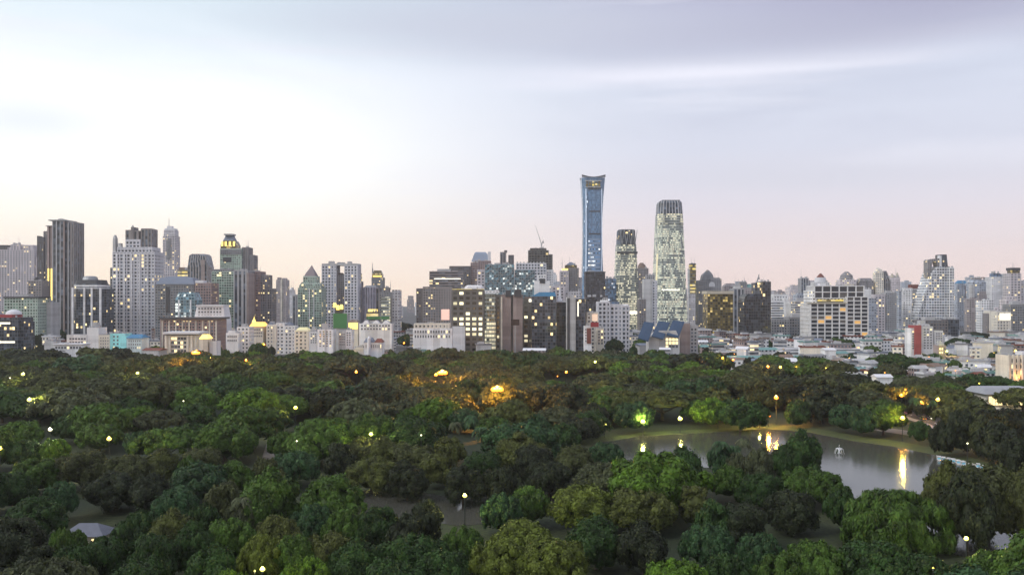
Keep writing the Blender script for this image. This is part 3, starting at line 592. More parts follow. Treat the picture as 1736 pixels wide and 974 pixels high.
b.box('wall', 822, 872, 448, fac='tealglass', dep=34); b.box('right_wing', 872.5, 907, 457, fac='tealglass', dep=30, off=1.5); b.box('side_wing', 809, 822, 458, fac='pink_grid', dep=20, off=3)
mb = MB(); x0, x1, zt, zb = b.X(822), b.X(872), b.z(449), b.z(494)
rr = random.Random(3)
for i in range(5):
    for j in range(5):
        xa = x0+(x1-x0)*i/5; xb = x0+(x1-x0)*(i+1)/5; za = zb+(zt-zb)*j/5; zc = zb+(zt-zb)*(j+1)/5
        if rr.random() < .5: xa, xb = xb, xa
        mb.tube((xa,-.5,za), (xb,-.5,zc), .55, n=4)
x0, x1, zt, zb = b.X(873), b.X(907), b.z(458), b.z(494)
for i in range(3):
    for j in range(4):
        xa = x0+(x1-x0)*i/3; xb = x0+(x1-x0)*(i+1)/3; za = zb+(zt-zb)*j/4; zc = zb+(zt-zb)*(j+1)/4
        if rr.random() < .5: xa, xb = xb, xa
        mb.tube((xa,.9,za), (xb,.9,zc), .55, n=4)
mb.build('lattice', METAL, b.root)
b = Bld('high_rise_tower', 'pair of slim brown shafts joined low, behind the blue lattice glass', 'tower', 1700)
b.box('wall', 848, 858, 428, fac='brown_fin', dep=20); b.box('right_shaft', 862, 871, 433, fac='darkbrown', dep=20, off=2); b.box('link', 858, 862, 445, fac='darkbrown', dep=14, off=4); b.box('crown', 855, 859.5, 425, 428, fac='darkbrown', dep=8, off=5)
b = Bld('high_rise_tower', 'unfinished dark concrete tower carrying a crane', 'tower', 1550)
b.box('wall', 896, 930, 425, fac='unfin', dep=28); b.box('side_wing', 930, 936.5, 432, fac='unfin', dep=24, off=2); b.box('core', 899, 926, 421.5, 425, fac='unfin', dep=16, off=5)
b = Bld('apartment_building', 'white gridded block with spiky parapet below the unfinished tower', 'building', 1420)
b.box('wall', 875, 926, 447, fac='white_lilac', dep=26); 
for i in range(9): b.box('parapet_post', 876+i*5.6, 878+i*5.6, 443.5, 447, fac='plaingrey', dep=3, off=0.3)
b.box('side_wing', 926.5, 938, 458, fac='white', dep=20, off=3)
b = Bld('office_building', 'small white stair towered block between blue lattice glass and tan towers', 'building', 1200)
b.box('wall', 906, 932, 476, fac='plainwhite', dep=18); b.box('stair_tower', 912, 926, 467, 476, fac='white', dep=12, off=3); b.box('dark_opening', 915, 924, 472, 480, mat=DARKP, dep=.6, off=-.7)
b = Bld('office_building', 'pale green glass office with lit banded floors and dark right flank', 'building', 960)
b.box('wall', 820.5, 840, 497, fac='litgreen', dep=24); b.box('side_wing', 840.2, 848.5, 501, fac='litoffice', dep=22, off=1); b.box('roof_box', 822, 846, 494, 497, fac='white', dep=16, off=4)
b = Bld('office_building', 'taupe windowless tower with cream left edge and central lit window strip', 'building', 920)
b.box('wall', 848.8, 866, 499, fac='plainbrown', dep=24); b.box('right_wing', 870, 886, 499, fac='plainbrown', dep=24, off=.6); b.box('strip', 866, 870, 502, fac='litoffice', dep=20, off=2)
b.box('cream_edge', 848.8, 851.5, 503, fac='plaincream', dep=2, off=-1.6); b.box('dark_crown', 857, 866, 491.5, 503, mat=DARKP, dep=8, off=-.8); b.box('dark_crown', 872, 884, 490.5, 503, mat=DARKP, dep=8, off=-.5)
b = Bld('office_building', 'recessed block with warm lit corridors right of the taupe tower', 'building', 980)
b.box('wall', 886.5, 901, 508, fac='litoffice', dep=18); b.box('canopy', 889, 903, 503, 506, mat=RUSTR, dep=6, off=-3); b.loft('floodlight', [(511.5,896.5,901.5),(506.5,896.5,901.5)], mat=GLOWW, dep=3, sec='round', off=-5)
b = Bld('office_building', 'navy dark glass office with a slanted top and sparse white lights', 'building', 930)
b.box('wall', 901.5, 943, 502, fac='darkglass', dep=28); b.loft('slant_roof', [(502,902,943),(495,915,941,.9)], mat=BLUER, dep=26, off=.8)
b = Bld('office_building', 'black glass block with a white needle and flat white roof rim', 'building', 940)
b.box('wall', 943.5, 961, 512, fac='blackglass', dep=22); b.box('roof_rim', 943, 961.5, 510, 512, mat=WHITEP, dep=23, off=-.5); b.loft('spire', [(510,944,954),(504,947,951),(484,948.6,949.6)], mat=WHITEP, dep=5, off=6)
b = Bld('apartment_building', 'tan twin towers with a yellow lit crown left of the waisted glass tower', 'tower', 1650)
b.box('wall', 950, 964, 460, fac='pink_grid', dep=24); b.box('right_tower', 964, 981, 455, fac='brown', dep=26, off=2); b.box('crown', 958, 978, 449, 455, fac='gold', dep=16, off=4); b.loft('roof', [(449,960,976),(444,966,970,.3)], mat=GREYBR, dep=14, off=5)
b.box('lit_band', 953, 963, 455, 457.5, mat=GLOWY, dep=8, off=2); b.mast('antenna', 953, 437, 455, r=.6); b.box('side_wing', 981, 986.5, 470, fac='fadegrey', dep=16, off=5)
b = Bld('office_building', 'tan mid rise with small white needle in front of the tan twin towers', 'building', 1350)
b.box('wall', 936, 958, 486, fac='pink_grid', dep=22, plant=True); b.loft('spire', [(510,978,984),(498,980,982),(488,980.8,981.2)], mat=WHITEP, dep=4, off=3); b.box('right_wing', 958.5, 984, 493, fac='fadegrey', dep=22, off=2)
b = Bld('office_building', 'tall flat grey slab beside dark stepped block right of the black glass', 'building', 900)
b.box('wall', 961.5, 976, 503, fac='plaingrey', dep=20); b.box('dark_edge', 961.6, 966, 505, mat=DARKP, dep=1, off=-.6); b.box('right_wing', 976.3, 992, 506, fac='darkglass', dep=24, off=3); b.box('lit_strip', 979, 981, 511, 536, mat=GLOWW, dep=.4, off=2.7)
# the waisted glass tower
b = Bld('skyscraper', 'tallest blue glass skyscraper, waisted in the middle and flaring to a concave top', 'skyscraper', 2000)
R_ = [(None,985,1028.5),(505,986.5,1026,.9),(470,988,1024),(430,989.2,1022.6),(400,989.6,1022),(370,989.5,1022.4),(345,989,1023.3),(325,988,1024.6),(310,987.2,1025.8),(300,986.5,1026.6)]
b.loft('wall', R_, fac='heroglass', sec='cham', dep=62, cxpx=None) if False else b.loft('wall', R_, fac='heroglass', sec='cham', dep=62)
mb = MB()     # concave parapet
X0, X1, z0 = b.X(986.5), b.X(1026.6), b.z(300)
for i in range(12):
    a, c = i/12, (i+1)/12; ha = 1+5*abs(2*a-1)**1.7; hc = 1+5*abs(2*c-1)**1.7
    xa, xc = X0+(X1-X0)*a, X0+(X1-X0)*c
    for yy in (0.5, 60.5):
        P = [(xa,yy,z0),(xc,yy,z0),(xc,yy,z0+hc),(xa,yy,z0+ha)]; Q = [(p[0],p[1]+1,p[2]) for p in P]
        mb.quad(P); mb.quad(Q[::-1]); mb.quad([P[3],P[2],Q[2],Q[3]])
mb.build('parapet', FAC['darkglass']['trim'], b.root)
b.loft('center_bay', [(515,998,1018),(400,998.5,1017,1),(322,996.5,1018.5,1)], fac='heroglass', dep=2, off=.1)
b.loft('lit_bay', [(500,996.5,1018.5),(404,997.5,1017.5,1)], fac='heroglass_lit', dep=2, off=-1.2)
for (a, c, y0, y1) in ((999,1018,357,359),(998,1018,395,397),(997,1019,318,320)): b.box('dark_band', a, c, y0, y1, mat=DARKP, dep=2, off=-.6)
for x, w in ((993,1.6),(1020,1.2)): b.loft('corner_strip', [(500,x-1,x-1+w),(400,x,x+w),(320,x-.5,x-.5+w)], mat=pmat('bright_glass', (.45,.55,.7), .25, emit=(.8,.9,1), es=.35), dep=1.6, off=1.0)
for k in range(5): b.box('crown_lattice', 993.5+k*5.2, 997+k*5.2, 307+(k%2)*1.5, 316-(k%2)*1, fac='goldband', dep=1.2, off=-.2)
for (a, c) in ((992,1020),): b.box('crown_lattice', a, c, 305.5, 307, mat=pmat('crown_metal', (.45,.45,.42), .4, .5), dep=1.6, off=-.8); b.box('crown_lattice', a+1, c-1, 316, 317.2, mat=MATS['crown_metal'], dep=1.6, off=-.8)
b = Bld('office_building', 'black cube shaped office block in front of the blue skyscraper foot', 'building', 1500)
b.box('wall', 993, 1026, 462, fac='blackglass', dep=34); b.box('roof_rim', 992.5, 1026.5, 460, 462, mat=DARKP, dep=35, off=-.5)
b = Bld('office_building', 'broad black lower block under the black cube shaped office', 'building', 1300)
b.box('wall', 992.5, 1027, 503, fac='blackglass', dep=26)
b = Bld('office_building', 'plain navy slab between blue skyscraper and the teal crowned tower', 'building', 1700)
b.box('wall', 1025, 1045, 472, fac='blueglass', dep=24); 
b = Bld('apartment_building', 'white gridded block with three raised roof segments right of centre', 'building', 980)
b.box('wall', 1014, 1034, 513, fac='white_lilac', dep=22); b.box('middle_wing', 1034.2, 1054, 517, fac='white_lilac', dep=22, off=1.2); b.box('right_wing', 1054.2, 1067, 519, fac='white_lilac', dep=20, off=.4)
b.box('roof_box', 1019, 1032, 508.5, 513, fac='plainwhite', dep=12, off=3); b.box('roof_box', 1037, 1050, 511, 517, fac='blueglass', dep=12, off=4); b.box('roof_box', 1056, 1065, 515, 519, fac='plainwhite', dep=10, off=3)
b = Bld('shop_house', 'narrow shop house with a dark red signboard below the black blocks', 'building', 870)
b.box('wall', 991, 1003, 552, fac='plainwhite', dep=12); b.box('signboard', 1001.5, 1015, 546, 554, mat=REDP, dep=.8, off=-1.2); b.box('red_front', 995, 1002, 556, 582, mat=REDR, dep=.5, off=-.6); b.windows(991.5, 995, 556, 580, 1, 5)
b = Bld('shop_house', 'peach lit shop house with slim rooftop box behind the red signboard', 'building', 910)
b.box('wall', 995, 1014, 531, fac='cream', dep=14); b.box('lit_front', 1004, 1013, 532, 544, mat=pmat('peach_light', (.6,.45,.35), .6, emit=(1,.7,.5), es=.6), dep=.5, off=-.6); b.box('roof_box', 999, 1006, 527, 531, mat=WHITEP, dep=6, off=3)
b = Bld('shop_house', 'cream narrow tower house with long vertical windows right of the red signboard', 'building', 880)
b.box('wall', 1012, 1024, 556, fac='plaincream', dep=12); b.windows(1013, 1023, 559, 584, 2, 5, wf=.5, hf=.7)
# teal crowned tower
b = Bld('skyscraper', 'rounded skyscraper with bright lit floors and a dark V ribbed crown', 'skyscraper', 1700)
b.loft('wall', [(None,1043.5,1084),(510,1043.8,1083.6,1),(470,1044.5,1082.5,.98),(432,1046,1080.5,.95),(414,1046.8,1079.5,.92)], fac='litgreen', sec='cham', dep=40)
b.loft('crown', [(414,1047.5,1078.8),(391,1048.8,1077.6,.95),(388.5,1050,1076.5,.9)], fac='darkglass', sec='cham', dep=36, off=1)
mb = MB()
for i in range(4):
    xa = b.X(1051+i*7.4); za, zc = b.z(414), b.z(389.5)
    mb.tube((xa,-.4,zc), (xa+4,-.4,za), .7, n=4); mb.tube((xa+8,-.4,zc), (xa+4,-.4,za), .7, n=4)
mb.build('rib', METAL, b.root)
b.box('lit_base', 1058, 1083, 527, 532, mat=GLOWW, dep=1, off=-1.5); b.box('dark_band', 1046, 1081, 426, 430, mat=DARKP, dep=1, off=-.5)
b = Bld('high_rise_tower', 'brown dome topped tower tucked behind the V ribbed crown tower', 'tower', 1950)
b.box('wall', 1081, 1099, 455, fac='brown', dep=24); b.loft('dome', [(455,1082,1098),(449,1083,1095),(445,1086,1091)], mat=RUSTR, sec='round', dep=18, off=3)
b = Bld('office_building', 'flat blue grey slab with a white gridded side, between the skyscrapers', 'building', 1450)
b.box('wall', 1092, 1106, 473, fac='plaingrey', dep=24); b.box('side_wing', 1106, 1114, 476, fac='white_lilac', dep=22, off=1); b.box('roof_box', 1096, 1110, 467, 473, fac='grey', dep=12, off=5)
b = Bld('office_building', 'low brown block with warm lit ground floor at the lit skyscraper foot', 'building', 1300)
b.box('wall', 1064, 1092, 500, fac='midgrey', dep=18, plant=True) if False else b.box('wall', 1083.5, 1095, 508, fac='brown', dep=18)
# great lit tower
b = Bld('skyscraper', 'broad tapering skyscraper glowing green white with a dark fluted crown', 'skyscraper', 1600)
b.loft('wall', [(None,1110.5,1167.5),(520,1111,1166.5,1),(470,1112.8,1164.5,.97),(420,1114.6,1162.2,.93),(381,1116.2,1160.3,.9)], fac='litgreen2', sec='cham', dep=52)
b.loft('upper_wall', [(381,1116.2,1160.3),(362,1117,1159.2,.97)], fac='litgreen', sec='cham', dep=47, off=2.6)
b.loft('crown', [(362,1117.2,1159),(343,1118.4,1157.6,.95),(340,1120,1156,.9)], fac='grey_fin', sec='cham', dep=45, off=3.4)
b.box('roof_cap', 1123, 1153, 338.6, 340, mat=METAL, dep=24, off=12); b.box('lit_band', 1122, 1152, 490, 492, mat=GLOWW, dep=1, off=-.6)
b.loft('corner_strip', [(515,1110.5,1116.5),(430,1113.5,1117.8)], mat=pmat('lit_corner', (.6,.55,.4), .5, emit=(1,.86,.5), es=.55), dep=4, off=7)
# solar roofed hall
b = Bld('exhibition_hall', 'hall with three slanted dark blue panelled roofs at the park edge', 'building', 850)
for (x0, x1, y0, y1) in ((1080,1112,545,577),(1104,1140,544,574),(1130,1166,543,572)):
    mb = MB(); d0 = 0; X0, X1 = b.X(x0) if b.root else 0, 0
    if b.root is None: b._root(1123)
    X0, X1, zt, zb = b.X(x0), b.X(x1), b.z(y0), b.z(y1)
    yo = (x0-1080)*.12
    P = [(X0,-6+yo,zb+3),(X0+(X1-X0)*.55,-6+yo,zb),(X1,10+yo,zt-1.5),(X0+(X1-X0)*.45,10+yo,zt)]
    Q = [(p[0],p[1]+.2,p[2]-1.0) for p in P]
    mb.quad(P); mb.quad(Q[::-1])
    for i in range(4): mb.quad([P[i],Q[i],Q[(i+1)%4],P[(i+1)%4]])
    mb.build('roof_panel', pmat('solar_blue', (.045,.085,.15), .35, .2, .1, .4), b.root)
b.loft('wall', [(None,1100,1152),(573,1100,1152,1),(560,1118,1146,1)], fac='plaingrey', dep=18, off=2)
b.windows(1128, 1150, 572, 590, 4, 3, off=1.9, lit=.4, hf=.7, wf=.7)
b = Bld('office_building', 'rust brown plain block next to the slanted blue roofs', 'building', 870)
b.box('wall', 1154, 1170, 548, fac='plainbrown', dep=16); b.box('side_wing', 1170.3, 1183, 553, fac='grey', dep=14, off=1, plant=True)
# ---- right of centre
b = Bld('high_rise_tower', 'slim tower striped with yellow lit floors right of the glowing skyscraper', 'tower', 1900)
b.box('wall', 1170, 1180, 449, fac='goldband', dep=16); b.box('lower_wall', 1168, 1182, 498, fac='fadegrey', dep=16, off=-2); b.box('roof', 1170, 1180, 446.5, 449, mat=DARKP, dep=14, off=1); b.box('side_edge', 1167.5, 1170, 455, fac='plaingrey', dep=12, off=1)
b = Bld('high_rise_tower', 'grey stone tower with arched gable and tapering crown near the slim striped tower', 'tower', 1650)
b.box('wall', 1184, 1206, 476, fac='midgrey', dep=24); b.box('right_wing', 1206, 1223, 473, fac='grey', dep=24, off=1.4); b.loft('crown', [(476,1190,1211),(466,1192,1209,.9),(461,1197,1206,.6),(457,1200.5,1202,.2)], fac='midgrey', dep=20, off=3)
b.loft('arch', [(486,1202,1212),(481,1202,1212,1),(477.5,1205,1209,1)], mat=WHITEP, dep=1, off=-.8)
b = Bld('office_building', 'black and gold glass cube with a cream roof band', 'building', 1150)
b.box('wall', 1199.5, 1243, 498, fac='gold', dep=30); b.box('roof_band', 1198.5, 1244, 493, 498, mat=CREAMP, dep=32, off=-.6)
b = Bld('office_building', 'pale grey slab with narrow window columns right of the gold cube', 'building', 1230)
b.box('wall', 1243.5, 1262, 490, fac='grey_fin', dep=22); b.box('roof_box', 1246, 1256, 484, 490, fac='plaingrey', dep=12, off=3)
b = Bld('apartment_building', 'grey mid rise with humped roof peeping over the gold glass cube', 'building', 1700)
b.loft('wall', [(None,1228,1250),(485,1228,1250,1),(480,1232,1246,.6)], fac='fadebrown', dep=20)
b = Bld('high_rise_tower', 'grey block with pale green roof behind the dark rounded tower', 'building', 1600)
b.box('wall', 1256, 1290, 487, fac='fadebrown', dep=22); b.loft('roof', [(487,1266,1290),(481,1270,1286,.5)], mat=TEALR, dep=18, off=2); b.box('roof_box', 1256, 1266, 479, 487, fac='midgrey', dep=12, off=3)
b = Bld('high_rise_tower', 'black glass tower with rounded left shoulder and taller right shaft', 'tower', 1050)
b.loft('wall', [(None,1262,1293),(512,1261,1293,1),(503,1263,1293,1),(498,1268,1292,.9)], fac='blackglass', dep=28); b.box('right_shaft', 1293.2, 1307, 477, fac='blackglass', dep=24, off=-1.5); b.box('dark_fin', 1280, 1293, 479, fac='darkglass', dep=16, off=6)
b = Bld('apartment_building', 'white apartment block with a curved sail shaped wall', 'building', 1300)
b.box('wall', 1308, 1331, 510, fac='white_bands', dep=20, plant=True); b.loft('sail_wall', [(None,1329,1347),(530,1329,1346,1),(515,1329,1341,1),(505,1329,1334,1)], fac='plainwhite', dep=18, off=-1); b.box('upper_floor', 1312, 1336, 500, 510, fac='white', dep=14, off=5)
b = Bld('office_building', 'long grey low slab with dark windows between black tower and concrete grid', 'building', 1100)
b.box('wall', 1307.5, 1338, 542, fac='grey', dep=18); b.box('right_wing', 1338.2, 1372, 539, fac='midgrey', dep=20, off=.8, plant=True)
b = Bld('office_building', 'pinkish banded block immediately left of the concrete grid building', 'building', 1280)
b.box('wall', 1348, 1376, 511, fac='bands', dep=20, plant=True)
b = Bld('apartment_tower', 'tall grey ribbed apartment tower left of the concrete grid building', 'tower', 2100)
b.box('wall', 1358, 1371, 472, fac='grey_fin', dep=22); b.box('right_wing', 1371, 1382, 475, fac='fadegrey', dep=22, off=3)
b = Bld('apartment_tower', 'tower with white drum and pink dome top behind the concrete grid', 'tower', 1900)
b.box('wall', 1380, 1408, 478, fac='fadewhite', dep=22); b.loft('drum', [(478,1383,1404),(470,1384,1402)], mat=WHITEP, sec='round', dep=18, off=3); b.loft('dome', [(470,1386,1400),(466,1389,1397),(463,1392,1394)], mat=REDR, sec='round', dep=14, off=5)
b = Bld('apartment_tower', 'tower with round stepped brown crown behind the concrete grid', 'tower', 1900)
b.box('wall', 1424, 1452, 474, fac='fadepink', dep=24); b.loft('crown', [(474,1426,1450),(466,1428,1448),(462,1433,1443),(460,1435,1441)], fac='brown', sec='round', dep=20, off=2)
b = Bld('office_building', 'large concrete grid building with deep dark windows and an open lit upper floor', 'building', 1000)
def grid(part, x0, x1, yt, yb, nx, ny, off, dep, hollow=False):
    """real frame of piers and slabs in front of recessed glass"""
    X0, X1, Z0, Z1 = b.X(x0, off), b.X(x1, off), (0 if yb is None else b.z(yb, off)), b.z(yt, off)
    mb = MB(); bw = (X1-X0)/nx; fh = (Z1-Z0)/ny
    for i in range(nx+1):
        q = min(max(X0+i*bw, X0+.5), X1-.5); mb.box(q-.5, q+.5, off-1.2, off+1.0, Z0, Z1)
    for j in range(ny+1):
        z = Z0+j*fh; mb.box(X0, X1, off-1.0, off+1.1, z-.55, z+.45)
    for i in range(int(dep/4.5)+1):
        for X in (X0, X1): mb.box(X-.51, X+.49, off+1+i*4.5, off+2+i*4.5, Z0, Z1)
    for j in range(ny+1):
        z = Z0+j*fh
        for X in (X0, X1): mb.box(X-.4, X+.4, off+1.1, off+dep, z-.55, z+.45)
    mb.build(part, pmat('raw_concrete', (.74,.74,.74), .85, 0, .16, .15), b.root)
    return X0, X1, Z0, Z1, bw, fh
b._root(1423)
def gwin(x0, x1, yt, yb, nx, ny, off):
    X0, X1, Z0, Z1 = b.X(x0, off), b.X(x1, off), b.z(yb, off), b.z(yt, off)
    bw = (X1-X0)/nx; fh = (Z1-Z0)/ny; r = random.Random(5)
    ms = []
    for m in (WINDOW, pmat('window_curtain', (.16,.15,.14), .5, 0, .2), pmat('dim_lit_window', (.3,.2,.1), .4, emit=(1,.55,.15), es=.6)):
        mb = MB(); mb.box(-bw/2+.45, bw/2-.45, .3, .5, -fh/2+.5, fh/2-.5); mb.box(-.12, .12, .15, .299, -fh/2+.5, fh/2-.5)
        ms.append(mb.build('window', m, mesh_only=True))
    for i in range(nx):
        for j in range(ny):
            q = r.random(); m = ms[2] if (q < .012 or (i == 1 and j == 5)) else ms[1] if q < .12 else ms[0]
            o = link(bpy.data.objects.new('window', m), b.root); o.location = (X0+(i+.5)*bw, off, Z0+(j+.5)*fh)
b.box('wall', 1377, 1467, 492, fac='white', dep=30, off=1.6, roof=ROOFL, rel=False)
b.box('wall', 1381.5, 1463, 486, 500, fac='plaingrey', dep=22, off=3.2, roof=ROOFL)
grid('facade_grid', 1380, 1465, 484.5, 505, 6, 2, 1.2, 24)
grid('facade_grid', 1373.5, 1435, 514, 582, 5, 10, -1.4, 34); grid('facade_grid', 1435, 1472, 503, 582, 3, 12, -1.0, 34)
gwin(1373.5, 1435, 514, 582, 5, 10, -1.4); gwin(1435, 1472, 503, 582, 3, 12, -1.0); gwin(1380, 1465, 484.5, 505, 6, 2, 1.2)
b.box('lit_terrace', 1386, 1430, 507.5, 512.5, fac='goldband', dep=.6, off=-.2); b.box('terrace_slab', 1372, 1437, 512.5, 514, mat=CREAMP, dep=10, off=-3.4)
b.box('roof_box', 1390, 1400, 480, 486, mat=WHITEP, dep=8, off=8); b.box('roof_box', 1436, 1448, 481.5, 486, mat=CREAMP, dep=8, off=9)
b = Bld('office_building', 'dark brown mid rise with sloped roof right of the concrete grid', 'tower', 1900)
b.loft('wall', [(None,1457,1481),(476,1457,1481,1),(471,1461,1477,.7)], fac='brown', dep=22)
b = Bld('apartment_building', 'small white fronted grey block touching the concrete grid on its right', 'building', 1400)
b.box('wall', 1466, 1477, 490, fac='plainwhite', dep=14); b.box('right_wing', 1473, 1486, 505, fac='fadeblue', dep=16, off=-3)
b = Bld('apartment_tower', 'cream tower with peaked top and sloping dark flank right of concrete grid', 'tower', 1900)
b.loft('wall', [(None,1485,1498),(462,1485,1498,1),(457,1489,1496,.8),(453,1490.5,1491.5,.2)], fac='cream', dep=18); b.loft('side_wing', [(None,1498,1511),(476,1498,1510,1),(459,1498,1503,1)], fac='brown_fin', dep=16, off=2)
b = Bld('apartment_tower', 'pale cream tower with twin pointed top right of the peaked cream tower', 'tower', 2200)
b.box('wall', 1509, 1526, 470, fac='fadepink', dep=22); b.loft('crown', [(470,1511,1516),(463,1513,1514)], mat=CREAMP, dep=8, off=3); b.loft('crown', [(470,1519,1525),(461,1522,1522.6)], mat=CREAMP, dep=8, off=3)
b = Bld('apartment_building', 'stepped pink grey block below the peaked cream tower', 'building', 1500)
b.box('wall', 1483, 1500, 500, fac='pink_grid', dep=18); b.box('right_wing', 1501, 1520, 497, fac='grey', dep=20, off=1.5, plant=True)
b = Bld('office_building', 'pale banded office with a maroon roof box left of the leaning wedge tower', 'building', 1650)
b.box('wall', 1540, 1568, 490, fac='bands', dep=24); b.box('roof_box', 1545, 1561, 482, 490, mat=REDR, dep=14, off=4); b.box('left_wing', 1524, 1540, 493, fac='fadeblue', dep=20, off=2)
# wedge tower
b = Bld('high_rise_tower', 'stepped wedge shaped grey tower leaning left, topped by a dark hooked crown', 'tower', 1500)
b._root(1588)
mb = MB(); dp = 34
def wedge(pts, y0, y1, fac, part):
    P = [(b.X(px), y0, b.z(py) if py else 0) for px, py in pts]; n = len(P); m_ = MB()
    m_.quad(P, [(p[0], p[2]) for p in P]); Q = [(p[0], y1, p[2]) for p in P]; m_.quad(Q[::-1], [(p[0], p[2]) for p in Q[::-1]])
    for i in range(n):
        j = (i+1) % n; m_.quad([P[j], P[i], Q[i], Q[j]], [(0,P[j][2]),(0,P[i][2]),(y1-y0,P[i][2]),(y1-y0,P[j][2])])
    return m_.build(part, [FAC[fac]['mat']], b.root)
wedge([(1556,None),(1617,None),(1617,454),(1592,451),(1580,462),(1556,532)], 0, dp, 'trap', 'wall')
for k, (xa, ya, xb, yb_) in enumerate(((1566,530,1590,462),(1556,534,1582,461))):
    m_ = MB(); m_.tube((b.X(xa),-.6,b.z(ya)), (b.X(xb),-.6,b.z(yb_)), .45, n=4); m_.build('diagonal_rib', WHITEP, b.root)
wedge([(1575,470),(1575,441),(1578,439),(1597,437),(1597,455),(1592,452),(1590,443),(1583,443),(1580,466)], 4, 20, 'brown', 'crown')
wedge([(1596,452),(1596,431),(1606,431),(1608,452)], 2, 22, 'darkglass', 'crown'); b.box('pier', 1594, 1596.5, 433, 455, mat=WHITEP, dep=10, off=1.5); b.box('right_wing', 1610, 1617.5, 454, fac='trap', dep=20, off=-3)
b = Bld('high_rise_tower', 'tall blue roofed slab right of the wedge tower', 'tower', 1800)
b.box('wall', 1623, 1636, 480, fac='fadeblue', dep=20); b.loft('roof', [(480,1624,1640),(475,1628,1638,.4)], mat=BLUER, dep=16, off=1); b.box('right_wing', 1636, 1647, 484, fac='fadebrown', dep=18, off=3)
b = Bld('high_rise_tower', 'dark grey rounded top slab tower, second to the right of the wedge', 'tower', 1650)
b.loft('wall', [(None,1649,1672),(478,1649,1672,1),(474,1653,1668,.8)], fac='fadeblue', dep=24); b.box('crown', 1653, 1664, 472, 476, fac='brown', dep=14, off=4); b.box('pier', 1647, 1652, 482, fac='plaingrey', dep=10, off=-2)
b = Bld('apartment_tower', 'pinkish slender tower with crane like roof beam right of the dark rounded slab', 'tower', 2000)
b.box('wall', 1667, 1680, 474, fac='fadepink', dep=20); b.box('roof_beam', 1665, 1685, 469.5, 471, mat=RUSTR, dep=6, off=3); b.box('core', 1672, 1676, 471, 474, mat=RUSTR, dep=6, off=3)
b = Bld('apartment_tower', 'white and blue glazed tower with stepped crown at the right', 'tower', 1700)
b.box('wall', 1681, 1700, 469, fac='fadewhite', dep=24); b.box('glass_wing', 1684, 1696, 463, 469, fac='blueglass', dep=14, off=3); b.box('right_wing', 1700, 1712, 464, fac='fadeblue', dep=24, off=2)
b = Bld('apartment_tower', 'tan tower with dark flat hat roof nearest the right edge', 'tower', 1550)
b.box('wall', 1713, 1731, 464, fac='pink_grid', dep=24); b.box('crown', 1716, 1729, 458, 464, fac='gold', dep=16, off=3); b.box('roof', 1715, 1730, 453.5, 458, mat=DARKP, dep=18, off=2); b.box('right_wing', 1731, 1748, 475, fac='fadegrey', dep=20, off=2)
b = Bld('office_building', 'grey mid rise with dark windows under the tan hat roofed tower', 'building', 1250)
b.box('wall', 1713, 1745, 517, fac='midgrey', dep=20, plant=True)
b = Bld('apartment_building', 'beige square block left of the lit yellow forecourt, right side', 'building', 1250)
b.box('wall', 1678, 1689, 528, fac='cream', dep=16); b.box('side_wing', 1674, 1678, 532, fac='brown', dep=12, off=2)
b = Bld('shopping_hall', 'bright lit hall front with curved canopy below the tan hat roofed tower', 'building', 1150)
b.box('wall', 1690, 1714, 530, fac='cream', dep=14); b.box('lit_front', 1695, 1713, 531, 542, mat=GLOWW, dep=.6, off=-.6)
b = Bld('apartment_building', 'white apartment block with one brick red stripe wall', 'building', 830)
b.box('wall', 1558.5, 1582, 553, fac='plainwhite', dep=16, off=.6, plant=True); b.box('red_wall', 1551, 1562, 551, fac='plainred', dep=14, off=-1); b.box('left_wing', 1545, 1551, 556, fac='plainwhite', dep=14, off=.8); b.box('right_wing', 1584, 1599, 560, fac='plainwhite', dep=14, off=1.5)
b.box('roof_box', 1557, 1576, 549.5, 553, mat=WHITEP, dep=6, off=4)
b.windows(1565, 1581, 556, 592, 3, 8, off=.6, wf=.55, hf=.45, lit=.08); b.windows(1545.5, 1550.5, 560, 592, 1, 8, off=.8); b.windows(1586, 1598, 563, 592, 3, 7, off=1.5, lit=.1)
b = Bld('office_building', 'dark brown broad block behind the white block with red stripe', 'building', 1020)
b.box('wall', 1563, 1607, 544, fac='darkbrown', dep=22, plant=True); b.box('right_wing', 1607.3, 1626, 541, fac='darkglass', dep=22, off=1)
b = Bld('apartment_building', 'rusty small house block touching the white block with red stripe', 'building', 800)
b.box('wall', 1591, 1604, 585, fac='plainbrown', dep=10, plant=True); b.windows(1592, 1603, 588, 600, 3, 2, lit=.4)
b = Bld('office_building', 'cream building with deep vertical window bays at the right edge', 'building', 560)
b.box('wall', 1711, 1752, 602, fac='plaincream', dep=16); b.box('roof_box', 1733, 1748, 596, 602, mat=WHITEP, dep=8, off=4); b.windows(1713, 1750, 606, 655, 5, 5, wf=.45, hf=.62, lit=.2)
for x in (1710.5, 1718, 1725.4, 1732.8, 1740): b.box('pier', x, x+1.6, 600.5, fac='plaincream', dep=1.2, off=-1.0)
b = Bld('restaurant', 'long low restaurant with a grey roof and yellow lit glass front', 'building', 470)
b.box('wall', 1672, 1760, 668, fac='plaincream', dep=16); b.loft('roof', [(668,1669,1764),(659,1676,1760,.6)], mat=pmat('grey_sheet_roof', (.34,.35,.37), .6, .2, .15), dep=22, off=-2)
b.windows(1676, 1758, 670, 688, 14, 1, wf=.8, hf=.8, lit=.8); b.box('canopy', 1668, 1762, 692, 694, mat=WHITEP, dep=5, off=-6)
for x in (1671, 1690, 1710, 1730): b.box('column', x, x+1.2, 693, mat=WHITEP, dep=.5, off=-5.5)
